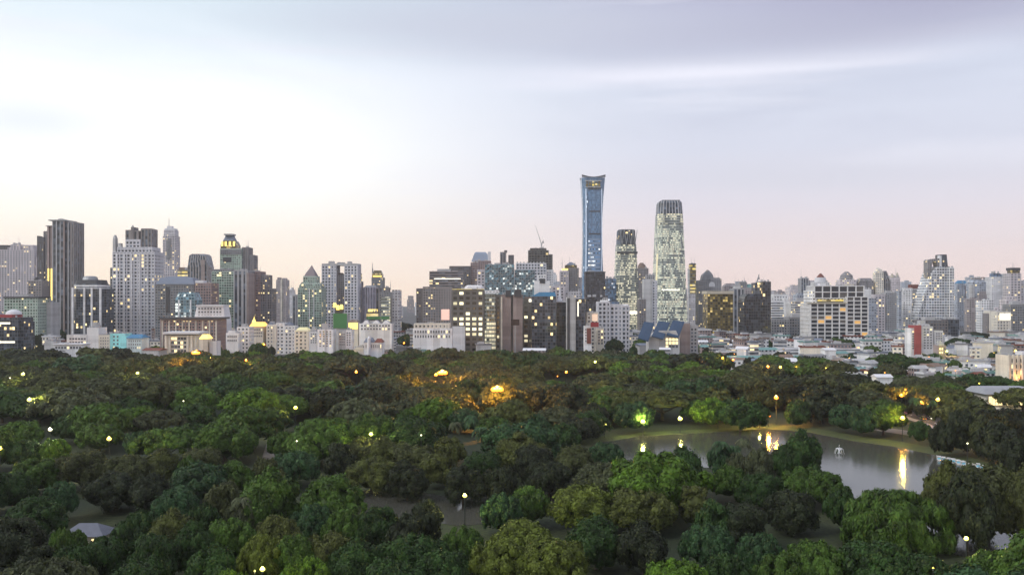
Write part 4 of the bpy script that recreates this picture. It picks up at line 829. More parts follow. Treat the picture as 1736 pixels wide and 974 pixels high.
# crane
def crane(px, ybase, ytop, jx, jy, d, label):
    b = Bld('tower_crane', label, 'crane', d); b._root(px)
    z0, z1 = b.z(ybase), b.z(ytop)
    mb = MB(); mb.tube((0,0,0), (0,0,z1-z0), 1.0, .8, n=4)
    o = mb.build('mast', METAL, b.root); o.location = (0, 14, z0)
    mb = MB(); mb.tube((0,0,0), (b.X(jx), 0, b.z(jy)-z1), .8, .35, n=4); o = mb.build('jib', METAL, b.root); o.location = (0, 14, z1)
    mb = MB(); mb.tube((0,0,0), (b.X(px+3.4), 0, 8.0), .8, .6, n=4); mb.box(b.X(px+1.6), b.X(px+4), -1.2, 1.2, 2, 5); o = mb.build('counter_jib', METAL, b.root); o.location = (0, 14, z1)
    mb = MB(); mb.box(-1.4, 1.4, -1.4, 1.4, -3, 0); o = mb.build('cab', ROOFL, b.root); o.location = (0, 14, z1)
    return b
crane(918.5, 421.5, 413, 908, 381, 1552, 'luffing crane with raised jib on the unfinished dark tower')
b = crane(1289, 479, 476, 1293, 464, 1054, 'small crane with short raised jib on the black glass rounded tower')
b = Bld('billboard', 'black rooftop high billboard on a single post before the taupe tower', 'billboard', 830)
b.box('panel', 866.5, 880.5, 541, 551, mat=pmat('black_panel', (.02,.01,.012), .4), dep=.8); b.box('post', 872.4, 874.2, 551, mat=METAL, dep=.7, off=.1)

# rooftop clutter on every building: lift rooms, tanks, thin aerials
for s_ in ALLB:
    if not s_.tops or s_.name in ('billboard', 'tower_crane'): continue
    yt, x0, x1, off, dep, o, yb, pl = min(s_.tops, key=lambda q: q[0])
    if pl or (x1-x0) < 7: continue
    r = random.Random(int(x0*13+yt*3)); w = (x1-x0)*(s_.d+off)/F; dd = dep or max(8., min(w*.75, 45)); h = s_.z(yt, off)-(0 if yb is None else s_.z(yb, off)); mb = MB(); k = s_.d/1000
    for i in range(3):
        a = r.uniform(-.42, .2)*w; b0 = r.uniform(.08, .22)*w; c = r.uniform(-.4, .1)*dd
        mb.box(a, a+b0, c, c+dd*.25, h, h+r.uniform(1.2, 3.0)*k)
    for i in range(r.randint(0, 2)):
        a = r.uniform(-.35, .35)*w; mb.tube((a, 0, h), (a, 0, h+r.uniform(5, 11)*k), .22*k, .12*k, n=4)
    mb.tube((w*.3, -dd*.3, h), (w*.3, -dd*.3, h+2.2*k), 1.1*k, n=8)
    mb.build('roof_plant', ROOFL, o)
# ================================================================== GROUND
def sheet(name, pts, z, mat):
    me = bpy.data.meshes.new(name); me.from_pydata([(x, y, z) for x, y in pts], [], [tuple(range(len(pts)))]); me.materials.append(mat); me.update()
    if me.polygons[0].normal.z < 0: me.flip_normals()
    return tag(link(bpy.data.objects.new(name, me)), kind='structure')
cityg = pmat('city_ground', (.085,.085,.085), .9, 0, .45, .012)
grassm = bpy.data.materials.new('park_grass'); grassm.use_nodes = True
t = grassm.node_tree; bb = t.nodes['Principled BSDF']; tcg = N(t, 'ShaderNodeTexCoord')
na = N(t, 'ShaderNodeTexNoise'); na.inputs['Scale'].default_value = .03; na.inputs['Detail'].default_value = 8; t.links.new(tcg.outputs['Object'], na.inputs[0])
nb = N(t, 'ShaderNodeTexNoise'); nb.inputs['Scale'].default_value = .9; nb.inputs['Detail'].default_value = 5; t.links.new(tcg.outputs['Object'], nb.inputs[0])
g1 = mixc(t, maprange(t, na.outputs[0], .4, .65), (.016,.028,.008), (.036,.050,.014)); g2 = mixc(t, maprange(t, nb.outputs[0], .35, .7), tuple(c*.55 for c in (1,1,1)), (1.25,1.2,1.1))
t.links.new(mixc(t, 1.0, g1, g2, 'MULTIPLY'), bb.inputs['Base Color']); bb.inputs['Roughness'].default_value = .95
sheet('city_ground', [(-6400,-400),(6400,-400),(6400,6300),(-6400,6300)], 0.0, cityg)
PARK_EDGE = [(-900,-300),(-900,775),(-560,780),(0,782),(150,770),(200,720),(240,640),(330,560),(340,400),(330,330),(420,230),(600,-300)]
sheet('park_lawn', PARK_EDGE, 0.05, grassm)
def P(*pts): return [gnd(x, y) for x, y in pts]
pale_lawn = pmat('dry_lawn', (.20,.21,.13), .95, 0, .2, .1)
sheet('playing_field', P((-60,708),(66,694),(74,703),(40,716),(-60,724)), 0.09, pmat('pale_lit_grass', (.30,.28,.23), .95, 0, .15, .05))  # pale colour paints the lit look of the field's grass
sheet('lake_bank', P((1040,741),(1085,733),(1200,727),(1300,720),(1372,724),(1450,738),(1520,747),(1600,762),(1660,779),(1736,802),(1830,832),(1830,845),(1736,815),(1660,792),(1600,775),(1520,759),(1450,749),(1372,734),(1300,728),(1200,734),(1085,740),(1040,748)), 0.10, pmat('bank_grass', (.05,.07,.018), .95, 0, .3, .25))
LAKE = P((1010,752),(1040,747),(1085,739),(1200,733),(1300,727),(1372,733),(1450,748),(1520,758),(1600,774),(1660,791),(1736,814),(1840,850),(1860,960),(1720,968),(1600,935),(1500,890),(1420,850),(1330,812),(1240,795),(1120,788),(1020,772))
PONDA = P((560,838),(640,828),(700,832),(760,842),(870,838),(960,822),(1040,826),(1060,850),(960,868),(870,882),(780,892),(700,880),(600,872))
wm = bpy.data.materials.new('lake_water'); wm.use_nodes = True; t = wm.node_tree; bb = t.nodes['Principled BSDF']
bb.inputs['Base Color'].default_value = (.075,.074,.062, 1); bb.inputs['Roughness'].default_value = .12; bb.inputs['IOR'].default_value = 1.33
bb.inputs['Specular IOR Level'].default_value = .62
tw = N(t, 'ShaderNodeTexCoord'); mw = N(t, 'ShaderNodeMapping'); mw.inputs['Scale'].default_value = (.5,.9,1); t.links.new(tw.outputs['Object'], mw.inputs[0])
nw = N(t, 'ShaderNodeTexNoise'); nw.inputs['Scale'].default_value = .8; nw.inputs['Detail'].default_value = 3; t.links.new(mw.outputs[0], nw.inputs[0])
bw_ = N(t, 'ShaderNodeBump'); bw_.inputs['Strength'].default_value = .10; bw_.inputs['Distance'].default_value = .25; t.links.new(nw.outputs[0], bw_.inputs['Height']); t.links.new(bw_.outputs[0], bb.inputs['Normal'])
lake = sheet('lake_water', LAKE, 0.14, wm)
pond = sheet('pond_water', PONDA, 0.14, wm)
pathm = pmat('path_gravel', (.17,.155,.14), .95, 0, .15, .3)
sheet('lakeside_path', P((1470,727),(1540,738),(1610,752),(1680,772),(1760,796),(1850,826),(1850,815),(1760,786),(1680,761),(1610,742),(1540,730),(1470,720)), 0.12, pathm)
sheet('park_path', P((446,770),(452,752),(466,739),(476,739),(470,752),(470,772),(462,800),(440,800)), 0.12, pathm)
asph = pmat('asphalt', (.055,.055,.058), .85, 0, .2, .2)
ROAD = P((1490,690),(1560,712),(1640,743),(1760,784),(1900,830),(1900,806),(1760,763),(1640,726),(1560,697),(1490,678))
sheet('road', ROAD, 0.13, asph)
sheet('road_pavement', P((1490,695),(1560,718),(1640,749),(1760,790),(1900,838),(1900,831),(1760,785),(1640,744),(1560,713),(1490,691)), 0.24, pmat('paving', (.32,.29,.27), .9, 0, .1, .4))
mb = MB()
for i in range(26):
    a = gnd(1500+i*14, 687.6+i*4.9); c = gnd(1504.5+i*14, 689.2+i*4.9)
    dx, dy = c[0]-a[0], c[1]-a[1]; L = math.hypot(dx, dy) or 1; nx, ny = -dy/L*.12, dx/L*.12
    mb.quad([(a[0]-nx,a[1]-ny,.15),(c[0]-nx,c[1]-ny,.15),(c[0]+nx,c[1]+ny,.15),(a[0]+nx,a[1]+ny,.15)])
tag(mb.build('road_markings', WHITEP), kind='structure')

# ================================================================== TREES
def leafmat(name, trans=.18):
    m = bpy.data.materials.new(name); m.use_nodes = True; t = m.node_tree; b = t.nodes['Principled BSDF']
    oi = N(t, 'ShaderNodeObjectInfo'); ge = N(t, 'ShaderNodeNewGeometry'); tc_ = N(t, 'ShaderNodeTexCoord')
    n = N(t, 'ShaderNodeTexNoise'); n.inputs['Scale'].default_value = .33; n.inputs['Detail'].default_value = 4; t.links.new(tc_.outputs['Object'], n.inputs[0])
    k = mth(t, 'ADD', mth(t, 'MULTIPLY', ge.outputs['Random Per Island'], .8), mth(t, 'MULTIPLY', maprange(t, n.outputs[0], .32, .68), .9))
    k = mth(t, 'ADD', mth(t, 'MULTIPLY', k, .95), .22)
    v = N(t, 'ShaderNodeVectorMath', operation='SCALE'); t.links.new(oi.outputs['Color'], v.inputs[0]); t.links.new(k, v.inputs['Scale'])
    # some leaves older and browner, some young and yellower
    c = mixc(t, maprange(t, ge.outputs['Random Per Island'], .82, 1.0, 0, .5), v.outputs[0], (.085,.085,.014))
    t.links.new(c, b.inputs['Base Color']); b.inputs['Roughness'].default_value = .6; b.inputs['Specular IOR Level'].default_value = .25
    tr = N(t, 'ShaderNodeBsdfTranslucent'); t.links.new(c, tr.inputs[0])
    mx = N(t, 'ShaderNodeMixShader'); mx.inputs[0].default_value = trans
    out = t.nodes['Material Output']; t.links.new(b.outputs[0], mx.inputs[1]); t.links.new(tr.outputs[0], mx.inputs[2]); t.links.new(mx.outputs[0], out.inputs[0])
    return m
LEAF = leafmat('leaves'); BARK = pmat('bark', (.085,.07,.055), .95, 0, .25, 1.5)

def clumps_for(kind, r):
    """clump centres and radii of a canonical crown; returns arrays C(n,3), R(n), and the core ellipsoid"""
    C, Rr = [], []
    lob = [(r.uniform(0, 2*math.pi), r.uniform(.08, .22)) for _ in range(4)]
    def rim(a): return 1 + sum(k*math.cos((i+2)*(a-p)) for i, (p, k) in enumerate(lob))*.55
    if kind == 'umbrella':
        R, zc, ht, n = 12, 7.6, 4.2, 150
        for _ in range(n):
            q = math.sqrt(r.random()); a = r.uniform(0, 2*math.pi); rr = R*.92*q*rim(a)
            z = zc + ht*(1-q**2.3)*r.uniform(.86, 1.04) - (0 if r.random() < .75 else r.uniform(.5, 2.2))
            C.append((rr*math.cos(a), rr*math.sin(a), z)); Rr.append(r.uniform(1.1, 1.9))
        core = (10.2, 3.3, 7.6)
    elif kind == 'round':
        R, zc, ht, n = 10.5, 7.0, 6.6, 105
        for _ in range(n):
            a = r.uniform(0, 2*math.pi); s = r.uniform(-.45, 1.0); c = math.sqrt(max(0, 1-s*s)); k = r.uniform(.74, 1.0)
            rr = R*c*rim(a)*k*.88; C.append((rr*math.cos(a), rr*math.sin(a), zc+ht*s*k*.9)); Rr.append(r.uniform(1.0, 2.5))
        core = (7.4, 4.7, 7.0)
    elif kind == 'bushy':
        R, zc, ht, n = 10.0, 7.0, 7.0, 62
        for _ in range(n):
            a = r.uniform(0, 2*math.pi); s = r.uniform(-.55, 1.0); c = math.sqrt(max(0, 1-s*s)); k = r.uniform(.62, 1.04)
            rr = R*c*rim(a)*k*.86; C.append((rr*math.cos(a), rr*math.sin(a), zc+ht*s*k*.88)); Rr.append(r.uniform(1.7, 3.3))
        core = (5.9, 4.5, 7.0)
    elif kind == 'willow':
        R, zc, ht, n = 11.0, 6.2, 7.4, 150
        for _ in range(n):
            a = r.uniform(0, 2*math.pi); s = r.uniform(-.75, 1.0); c = math.sqrt(max(0, 1-s*s)) if s > 0 else 1.0; k = r.uniform(.85, 1.0)
            rr = R*c*rim(a)*k*.9; C.append((rr*math.cos(a), rr*math.sin(a), zc+ht*s*k*.9)); Rr.append(r.uniform(1.2, 2.0))
        core = (8.6, 6.0, 6.2)
    elif kind == 'upright':
        R, zc, ht, n = 5.0, 8.0, 7.5, 60
        for _ in range(n):
            a = r.uniform(0, 2*math.pi); s = r.uniform(-.8, 1.0); c = math.sqrt(max(0, 1-s*s))**.8; k = r.uniform(.7, 1.0)
            rr = R*c*rim(a)*k*.85; C.append((rr*math.cos(a), rr*math.sin(a), zc+ht*s*k*.92)); Rr.append(r.uniform(.9, 1.7))
        core = (3.6, 5.8, 8.0)
    return np.array(C), np.array(Rr), core

def crownmesh(kind, seed, n, leaf):
    r = random.Random(seed); g = np.random.default_rng(seed)
    C, Rr, core = clumps_for(kind, r)
    ctr = np.array([0, 0, core[2] - (1.0 if kind != 'umbrella' else 5)])
    w = Rr**2; idx = g.choice(len(C), n, p=w/w.sum())
    out = C[idx]-ctr; out /= np.linalg.norm(out, axis=1, keepdims=True)+1e-6
    d = g.normal(size=(n, 3)); d /= np.linalg.norm(d, axis=1, keepdims=True)
    d = d + out*.75 + np.array([0, 0, .35]); d /= np.linalg.norm(d, axis=1, keepdims=True)
    rad = Rr[idx]*(0.62+.45*g.random(n)**.6)*np.where(g.random(n) < .07, 1.28, 1.0)
    # fractal lumps on every clump
    ph = g.uniform(0, 6.28, (3,)); lump = 1+.18*np.sin(d[:,0]*7+ph[0]+idx)*np.sin(d[:,1]*7+ph[1]+idx*2)*np.sin(d[:,2]*6+ph[2])
    p = C[idx] + d*(rad*lump)[:, None]
    if kind == 'willow': p[:, 2] -= g.random(n)*1.2
    p[:, 2] = np.maximum(p[:, 2], .6)
    nrm = d*1.0 + g.normal(size=(n, 3))*.34; nrm /= np.linalg.norm(nrm, axis=1, keepdims=True)
    a = g.normal(size=(n, 3))
    if kind == 'willow': a = a*.35 + np.array([0, 0, -1.0])
    u = a - nrm*(a*nrm).sum(1, keepdims=True); u /= np.linalg.norm(u, axis=1, keepdims=True); v = np.cross(nrm, u)
    s = (leaf*(.55+.8*g.random(n)))[:, None]; lu = u*s*(1.5 if kind == 'willow' else .95); lv = v*s*(.42 if kind == 'willow' else .62)
    V4 = np.stack([p-lu, p-lv*.9+lu*.1, p+lu, p+lv], axis=1).reshape(-1, 3)
    F4 = np.arange(n*4, dtype=np.int32)
    # inner core, an uneven leaf shell added to block light through the crown
    cn, cm = 20, 10; cv = []; cf = []
    for i in range(cm+1):
        phi = -math.pi/2+math.pi*i/cm
        for k in range(cn):
            th = 2*math.pi*k/cn; q = 1+.10*math.sin(3*th+seed)+.08*math.sin(5*th+phi*4+seed)
            cv.append((core[0]*q*math.cos(phi)*math.cos(th)*.92, core[0]*q*math.cos(phi)*math.sin(th)*.92, core[2]+core[1]*math.sin(phi)*.92*q if (kind != 'umbrella' or phi > 0) else core[2]+core[1]*math.sin(phi)*.25))
    base = len(V4)
    for i in range(cm):
        for k in range(cn):
            j = (k+1) % cn; cf.append((base+i*cn+k, base+i*cn+j, base+(i+1)*cn+j, base+(i+1)*cn+k))
    Vall = np.concatenate([V4, np.array(cv)]).astype(np.float32); L = np.concatenate([F4, np.array(cf, dtype=np.int32).ravel()])
    me = bpy.data.meshes.new('crown'); me.vertices.add(len(Vall)); me.vertices.foreach_set('co', Vall.ravel())
    nf = len(L)//4; me.loops.add(len(L)); me.loops.foreach_set('vertex_index', L); me.polygons.add(nf)
    me.polygons.foreach_set('loop_start', np.arange(0, nf*4, 4, dtype=np.int32)); me.polygons.foreach_set('loop_total', np.full(nf, 4, dtype=np.int32))
    me.update(calc_edges=True); me.materials.append(LEAF)
    return me
def palmcrown(seed):
    r = random.Random(seed); mb = MB(); top = Vector((0, 0, 12.2))
    for k in range(22):
        a = 2*math.pi*k/22 + r.uniform(-.1, .1); e = r.uniform(-.1, 1.1); L = r.uniform(3.2, 4.2); P = []
        for i in range(8):
            q = i/7; P.append(top + Vector((math.cos(a)*L*q*math.cos(e*.5), math.sin(a)*L*q*math.cos(e*.5), L*(q*math.sin(e)*.9 - 1.0*q*q))))
        sd = Vector((-math.sin(a), math.cos(a), 0))
        for i in range(7):
            for sg in (-1, 1):
                w = .75*math.sin(math.pi*min(1, (i+1)/8.5)); m = P[i].lerp(P[i+1], .5)
                mb.quad([P[i], m, m+sd*sg*w+Vector((0, 0, -.45)), P[i]+sd*sg*w*.9+Vector((0, 0, -.45))][::sg]); m2 = P[i+1]
                mb.quad([m, m2, m2+sd*sg*w+Vector((0, 0, -.5)), m+sd*sg*w*.9+Vector((0, 0, -.42))][::sg])
    return mb.build('crown', LEAF, mesh_only=True)
def trunkmesh(kind, seed):
    r = random.Random(seed); mb = MB()
    if kind == 'palm':
        p = Vector((0, 0, -.2))
        for i in range(6):
            q = Vector((.12*math.sin(i), .1*i, (i+1)*12.3/6)); mb.tube(p, q, .24-.015*i, .225-.015*i, n=7); p = q
        return mb.build('trunk', BARK, mesh_only=True)
    rb = {'umbrella': .65, 'round': .55, 'bushy': .5, 'willow': .6, 'upright': .3}[kind]
    split = {'umbrella': 3.4, 'round': 3.4, 'bushy': 3.8, 'willow': 3.5, 'upright': 5}[kind]
    mb.tube((0,0,-.3), (.1,.1,split*.5), rb*1.25, rb*.9, n=8); mb.tube((.1,.1,split*.5-.05), (.15,-.1,split), rb*.9, rb*.8, n=8)
    for k in range(6):
        a = 2*math.pi*k/6 + r.uniform(-.3, .3); R = {'umbrella': 9, 'upright': 2}.get(kind, 6.5)
        m = (R*.4*math.cos(a), R*.4*math.sin(a), split+2.2); e = (R*.85*math.cos(a), R*.85*math.sin(a), split+4.5+r.random()*1.5)
        mb.tube((.15,-.1,split-.2), m, rb*.5, rb*.3, n=6); mb.tube(m, e, rb*.3, rb*.1, n=5)
        e2 = (m[0]+R*.3*math.cos(a+.8), m[1]+R*.3*math.sin(a+.8), split+5.5); mb.tube(m, e2, rb*.22, rb*.08, n=5)
    mb.tube((.15,-.1,split-.2), (0,0,split+5), rb*.55, rb*.15, n=6)
    return mb.build('trunk', BARK, mesh_only=True)
CANON = {'umbrella': (13.0, 12.6), 'round': (11.4, 14.6), 'bushy': (11.2, 15.2), 'willow': (12.2, 14.0), 'upright': (5.6, 16.2), 'palm': (4.0, 13.4)}  # radius, height
LIB = {}
def lib(kind, lod, var):
    k = (kind, lod, var)
    if k not in LIB and kind == 'palm': LIB[k] = (palmcrown(var+3), LIBT.setdefault((kind, 0), trunkmesh(kind, 0)))
    if k not in LIB:
        n, leaf = {'hi': (30000, .50), 'mid': (12000, .72), 'low': (4200, 1.15)}[lod]
        if kind == 'umbrella' and lod == 'hi': n = 34000
        if kind == 'upright': n = n//3
        LIB[k] = (crownmesh(kind, hash_(kind)*31+var*7+len(lod), n, leaf), LIBT.setdefault((kind, var % 2), trunkmesh(kind, var % 2+3)))
    return LIB[k]
LIBT = {}
def hash_(s): return sum(ord(c)*(i+1) for i, c in enumerate(s)) % 97
TONES = {  # name: (colour, word)
 'fresh': ((.060,.118,.010), 'bright green'), 'green': ((.043,.084,.012), 'mid green'), 'deep': ((.021,.048,.010), 'deep green'), 'teal': ((.027,.062,.022), 'bluish green'),
 'olive': ((.052,.062,.014), 'olive'), 'yellow': ((.085,.110,.016), 'yellowish green'), 'brown': ((.042,.050,.016), 'brownish'), 'grey': ((.048,.058,.026), 'greyish'), 'dark': ((.015,.021,.009), 'very dark')}
for k_ in TONES: c_, w_ = TONES[k_]; g_ = {'brown': 1.45, 'dark': 1.55, 'olive': 1.45}.get(k_, 1.34); TONES[k_] = (tuple(v*g_ for v in c_), w_)
TREES = []     # dict(x, y, kind, tone, R, h, px, py)
def addtree(px, pt, wpx, kind, tone, h=None, city=False):
    given = h is not None
    h = h or {'umbrella': 15, 'round': 15, 'bushy': 16.5, 'willow': 15, 'upright': 16}[kind]
    cr, ch = CANON[kind]
    if not city and not given:
        for _ in range(12):
            d = F*(H-h)/(pt-YH); R = wpx/2*d/F; h = h*.5 + .5*min(18, max(11, R*ch/cr*(1.0 if kind != 'umbrella' else .95)))
    d = F*(H-h)/(pt-YH); R = wpx/2*d/F
    # keep the tree's proportions believable: a broad crown sits on a taller tree
    TREES.append(dict(x=(px-CX)*d/F, y=d, kind=kind, tone=tone, R=R, h=h, px=px, pt=pt, w=wpx, hand=True, city=city))
U, RO, BU, WI, UP = 'umbrella', 'round', 'bushy', 'willow', 'upright'
for a in [
 # far and middle rows, left
 (35,592,70,RO,'dark'),(150,606,70,BU,'teal'),(115,606,60,BU,'teal'),(55,610,60,RO,'green'),(230,646,135,U,'brown'),(115,663,160,U,'grey'),(95,632,95,U,'brown'),(25,640,70,U,'brown'),
 (172,681,112,RO,'green'),(126,700,80,RO,'deep'),(258,666,60,RO,'fresh'),(335,653,90,RO,'green'),(330,682,80,RO,'deep'),(270,698,95,U,'grey'),(428,656,105,RO,'fresh'),(412,686,125,RO,'green'),
 (460,690,70,RO,'deep'),(283,729,120,U,'green'),(35,712,80,RO,'green'),(232,729,45,RO,'teal'),(42,744,70,RO,'deep'),(170,716,80,RO,'green'),(380,714,110,RO,'green'),(330,716,70,RO,'deep'),(90,742,60,RO,'fresh'),
 (300,610,80,U,'brown'),(375,610,90,U,'olive'),(330,622,90,U,'brown'),(200,612,70,RO,'olive'),(240,616,80,U,'olive'),(160,590,90,BU,'olive'),(205,590,55,BU,'dark'),(75,592,90,RO,'dark'),
 (450,620,90,U,'olive'),(420,640,80,RO,'deep'),(380,640,70,RO,'teal'),
 # middle
 (592,606,95,U,'grey'),(503,619,90,U,'brown'),(460,632,90,U,'green'),(640,648,95,BU,'dark'),(563,658,80,BU,'dark'),(612,680,125,U,'grey'),(540,711,125,RO,'green'),(480,730,60,RO,'green'),(740,673,92,RO,'fresh'),
 (686,693,50,RO,'green'),(690,720,60,RO,'deep'),(790,690,70,RO,'teal'),(838,704,60,RO,'green'),(850,650,90,BU,'brown'),(700,620,80,U,'grey'),(660,612,70,BU,'dark'),(780,660,80,U,'olive'),(520,640,70,U,'olive'),
 (890,628,62,U,'grey'),(945,692,95,U,'grey'),(965,650,95,BU,'dark'),(905,700,60,RO,'teal'),(1020,668,60,RO,'green',14),(1122,664,140,U,'olive',14),(1075,680,70,RO,'teal',14),(1205,672,66,RO,'fresh',15),(1255,674,95,RO,'deep',15),
 (1265,632,110,U,'brown'),(1095,601,34,RO,'brown'),(1165,600,90,BU,'dark'),(1185,622,60,U,'brown'),(1100,625,70,RO,'green'),(1150,642,70,RO,'teal'),(1010,606,80,U,'olive'),(940,610,80,U,'brown'),(1060,634,60,BU,'olive'),
 (900,600,70,RO,'deep'),(850,592,80,BU,'deep'),(760,590,80,BU,'brown'),(820,602,70,U,'olive'),(1215,598,60,RO,'deep'),
 # dark row across the middle
 (615,742,75,BU,'brown'),(655,744,85,BU,'olive'),(705,752,85,BU,'brown'),(762,742,60,BU,'olive'),(745,768,70,BU,'olive'),(820,764,80,BU,'deep'),(880,738,95,BU,'olive'),(905,755,80,BU,'dark'),(975,758,80,BU,'brown'),
 (575,752,60,BU,'dark'),(630,775,90,BU,'olive'),(690,785,80,BU,'dark'),(785,790,80,BU,'dark'),(850,790,70,BU,'dark'),(930,782,80,BU,'dark'),(1025,748,70,RO,'teal'),
 # front left
 (62,776,95,RO,'green'),(20,800,80,RO,'deep'),(140,764,95,BU,'brown'),(215,772,85,BU,'brown'),(270,765,80,BU,'olive'),(345,757,80,BU,'brown'),(318,772,36,RO,'green'),(335,784,115,RO,'teal'),(395,782,80,RO,'green'),(500,764,85,RO,'teal'),
 (452,776,60,BU,'brown'),(100,815,70,RO,'teal'),(190,800,90,BU,'dark'),(255,806,80,BU,'dark'),(300,830,90,RO,'teal'),(380,815,70,BU,'brown'),(410,843,60,RO,'grey'),(345,850,60,RO,'deep'),(60,842,110,RO,'deep'),(20,880,110,BU,'dark'),
 (105,893,48,RO,'green'),(230,868,70,BU,'deep'),(290,868,90,BU,'olive'),(180,910,90,BU,'deep'),(260,905,90,BU,'deep'),(330,890,80,BU,'deep'),(120,925,90,RO,'deep'),(390,876,90,RO,'green'),(60,930,100,BU,'dark'),(360,930,100,BU,'deep'),
 (470,872,90,RO,'olive'),(445,905,90,RO,'yellow'),(530,852,80,RO,'teal'),(585,862,80,RO,'green'),(500,905,80,RO,'green'),(560,900,100,BU,'olive'),(640,862,90,BU,'deep'),(600,920,110,BU,'deep'),(520,940,90,RO,'fresh'),(700,905,120,BU,'deep'),
 (720,850,70,BU,'dark'),(660,950,120,BU,'deep'),(785,889,78,RO,'green'),(750,930,100,BU,'deep'),(690,870,70,BU,'dark'),(385,962,80,RO,'fresh'),(240,945,110,BU,'deep'),
 # front right
 (850,834,70,RO,'teal'),(900,822,75,RO,'green'),(1113,764,175,RO,'fresh'),(985,822,120,RO,'yellow'),(1085,826,120,RO,'olive'),(1180,818,56,UP,'olive'),(1235,786,64,RO,'green'),(1290,800,80,BU,'deep'),(1210,850,70,BU,'deep'),
 (885,882,130,RO,'yellow'),(935,912,130,RO,'yellow'),(850,912,110,RO,'yellow'),(1010,880,110,BU,'deep'),(1090,890,100,BU,'dark'),(1200,886,100,RO,'teal'),(1290,900,85,RO,'teal'),(1150,945,110,RO,'fresh'),(1260,850,90,BU,'dark'),
 (1365,790,85,RO,'green'),(1400,800,80,RO,'green'),(1425,828,60,RO,'deep'),(1340,830,90,BU,'dark'),(1358,735,84,BU,'deep',17),(1322,762,46,BU,'dark'),(1285,760,56,BU,'grey',14),(1222,752,50,RO,'teal'),(1250,765,40,RO,'grey'),
 (1516,830,172,WI,'green'),(1602,790,92,BU,'olive',18),(1675,784,150,BU,'brown',19),(1738,800,90,BU,'brown',18),(1640,806,96,BU,'dark',18),(1380,925,120,U,'green'),(1480,925,160,U,'deep'),(1320,935,100,RO,'green'),(1570,940,120,RO,'deep'),(1690,934,120,RO,'green'),(1230,940,100,RO,'deep'),
 # the far bank and right
 (1330,640,95,BU,'dark',17),(1395,634,100,BU,'brown',16),(1450,632,90,BU,'dark',16),(1395,654,84,BU,'dark',18),(1290,640,80,BU,'brown'),(1431,684,56,RO,'teal',13),(1497,676,82,RO,'green',16),(1463,690,50,RO,'teal',13),(1352,676,46,RO,'deep',13),(1525,650,60,BU,'dark'),(1480,648,70,BU,'olive'),
 (1560,655,90,U,'olive'),(1605,660,90,U,'olive'),(1640,676,100,BU,'brown',17),(1628,696,62,BU,'dark',17),(1700,690,90,BU,'dark',16),(1655,706,64,BU,'brown',15),(1560,664,50,BU,'dark',13),(1692,714,74,BU,'dark',15),(1730,700,60,RO,'deep')]:
    addtree(*a)
for a in [(985,706,70,RO,'dark',11),(1000,694,64,BU,'deep',12),(955,716,66,RO,'deep',12),(1055,682,56,BU,'deep',11),(1003,684,60,RO,'dark',11),(1180,676,50,RO,'deep',12),(1250,676,50,RO,'green',11),(1352,688,44,RO,'deep',10),(1600,716,44,BU,'dark',13),(1560,712,40,RO,'deep',10),(126,899,46,RO,'green',7),(172,908,54,RO,'deep',7),(1715,742,60,BU,'dark',13)]: addtree(*a)
for a in [(1222,744,34,'palm','teal',13),(1262,740,34,'palm','grey',12),(1245,752,30,'palm','teal',11),(800,700,30,'palm','teal',15),(772,712,30,'palm','grey',13),(815,720,32,'palm','teal',14),(150,598,26,'palm','teal',16),(137,602,24,'palm','teal',15),(166,600,24,'palm','teal',16),(410,838,44,'palm','grey',12),(1552,672,24,'palm','teal',12),(1580,676,22,'palm','teal',11)]: addtree(*a)
for a in [(1520,598,74,RO,'deep'),(1490,604,60,RO,'green'),(1556,606,60,RO,'deep'),(1650,562,60,RO,'dark'),(1625,572,50,RO,'deep'),(1700,556,60,RO,'dark'),(1725,552,60,RO,'deep'),(1590,640,90,U,'grey'),(1545,640,70,U,'grey'),(1655,632,70,RO,'deep'),(1690,636,70,RO,'deep'),
          (1500,570,40,RO,'green'),(1475,574,30,RO,'deep'),(1340,562,46,RO,'deep'),(1355,566,34,RO,'dark'),(1322,566,34,RO,'deep'),(1295,572,30,RO,'deep'),(1266,572,30,RO,'deep'),
          (680,546,40,RO,'dark'),(668,552,30,RO,'deep'),(694,556,30,RO,'dark'),(690,566,36,RO,'deep'),(655,560,30,RO,'deep'),(592,566,26,RO,'deep'),(604,560,24,RO,'dark'),(512,566,36,RO,'deep'),(84,560,30,RO,'dark'),(98,558,30,RO,'deep'),(1070,566,52,RO,'deep'),(1090,572,40,RO,'green'),(1042,574,34,RO,'deep'),
          (66,566,24,RO,'dark'),(438,580,34,RO,'deep'),(1478,584,30,RO,'green'),(1415,572,40,RO,'green'),(1440,575,34,RO,'deep')]:
    addtree(*a, h=13 if a[1] > 600 else 17, city=True)

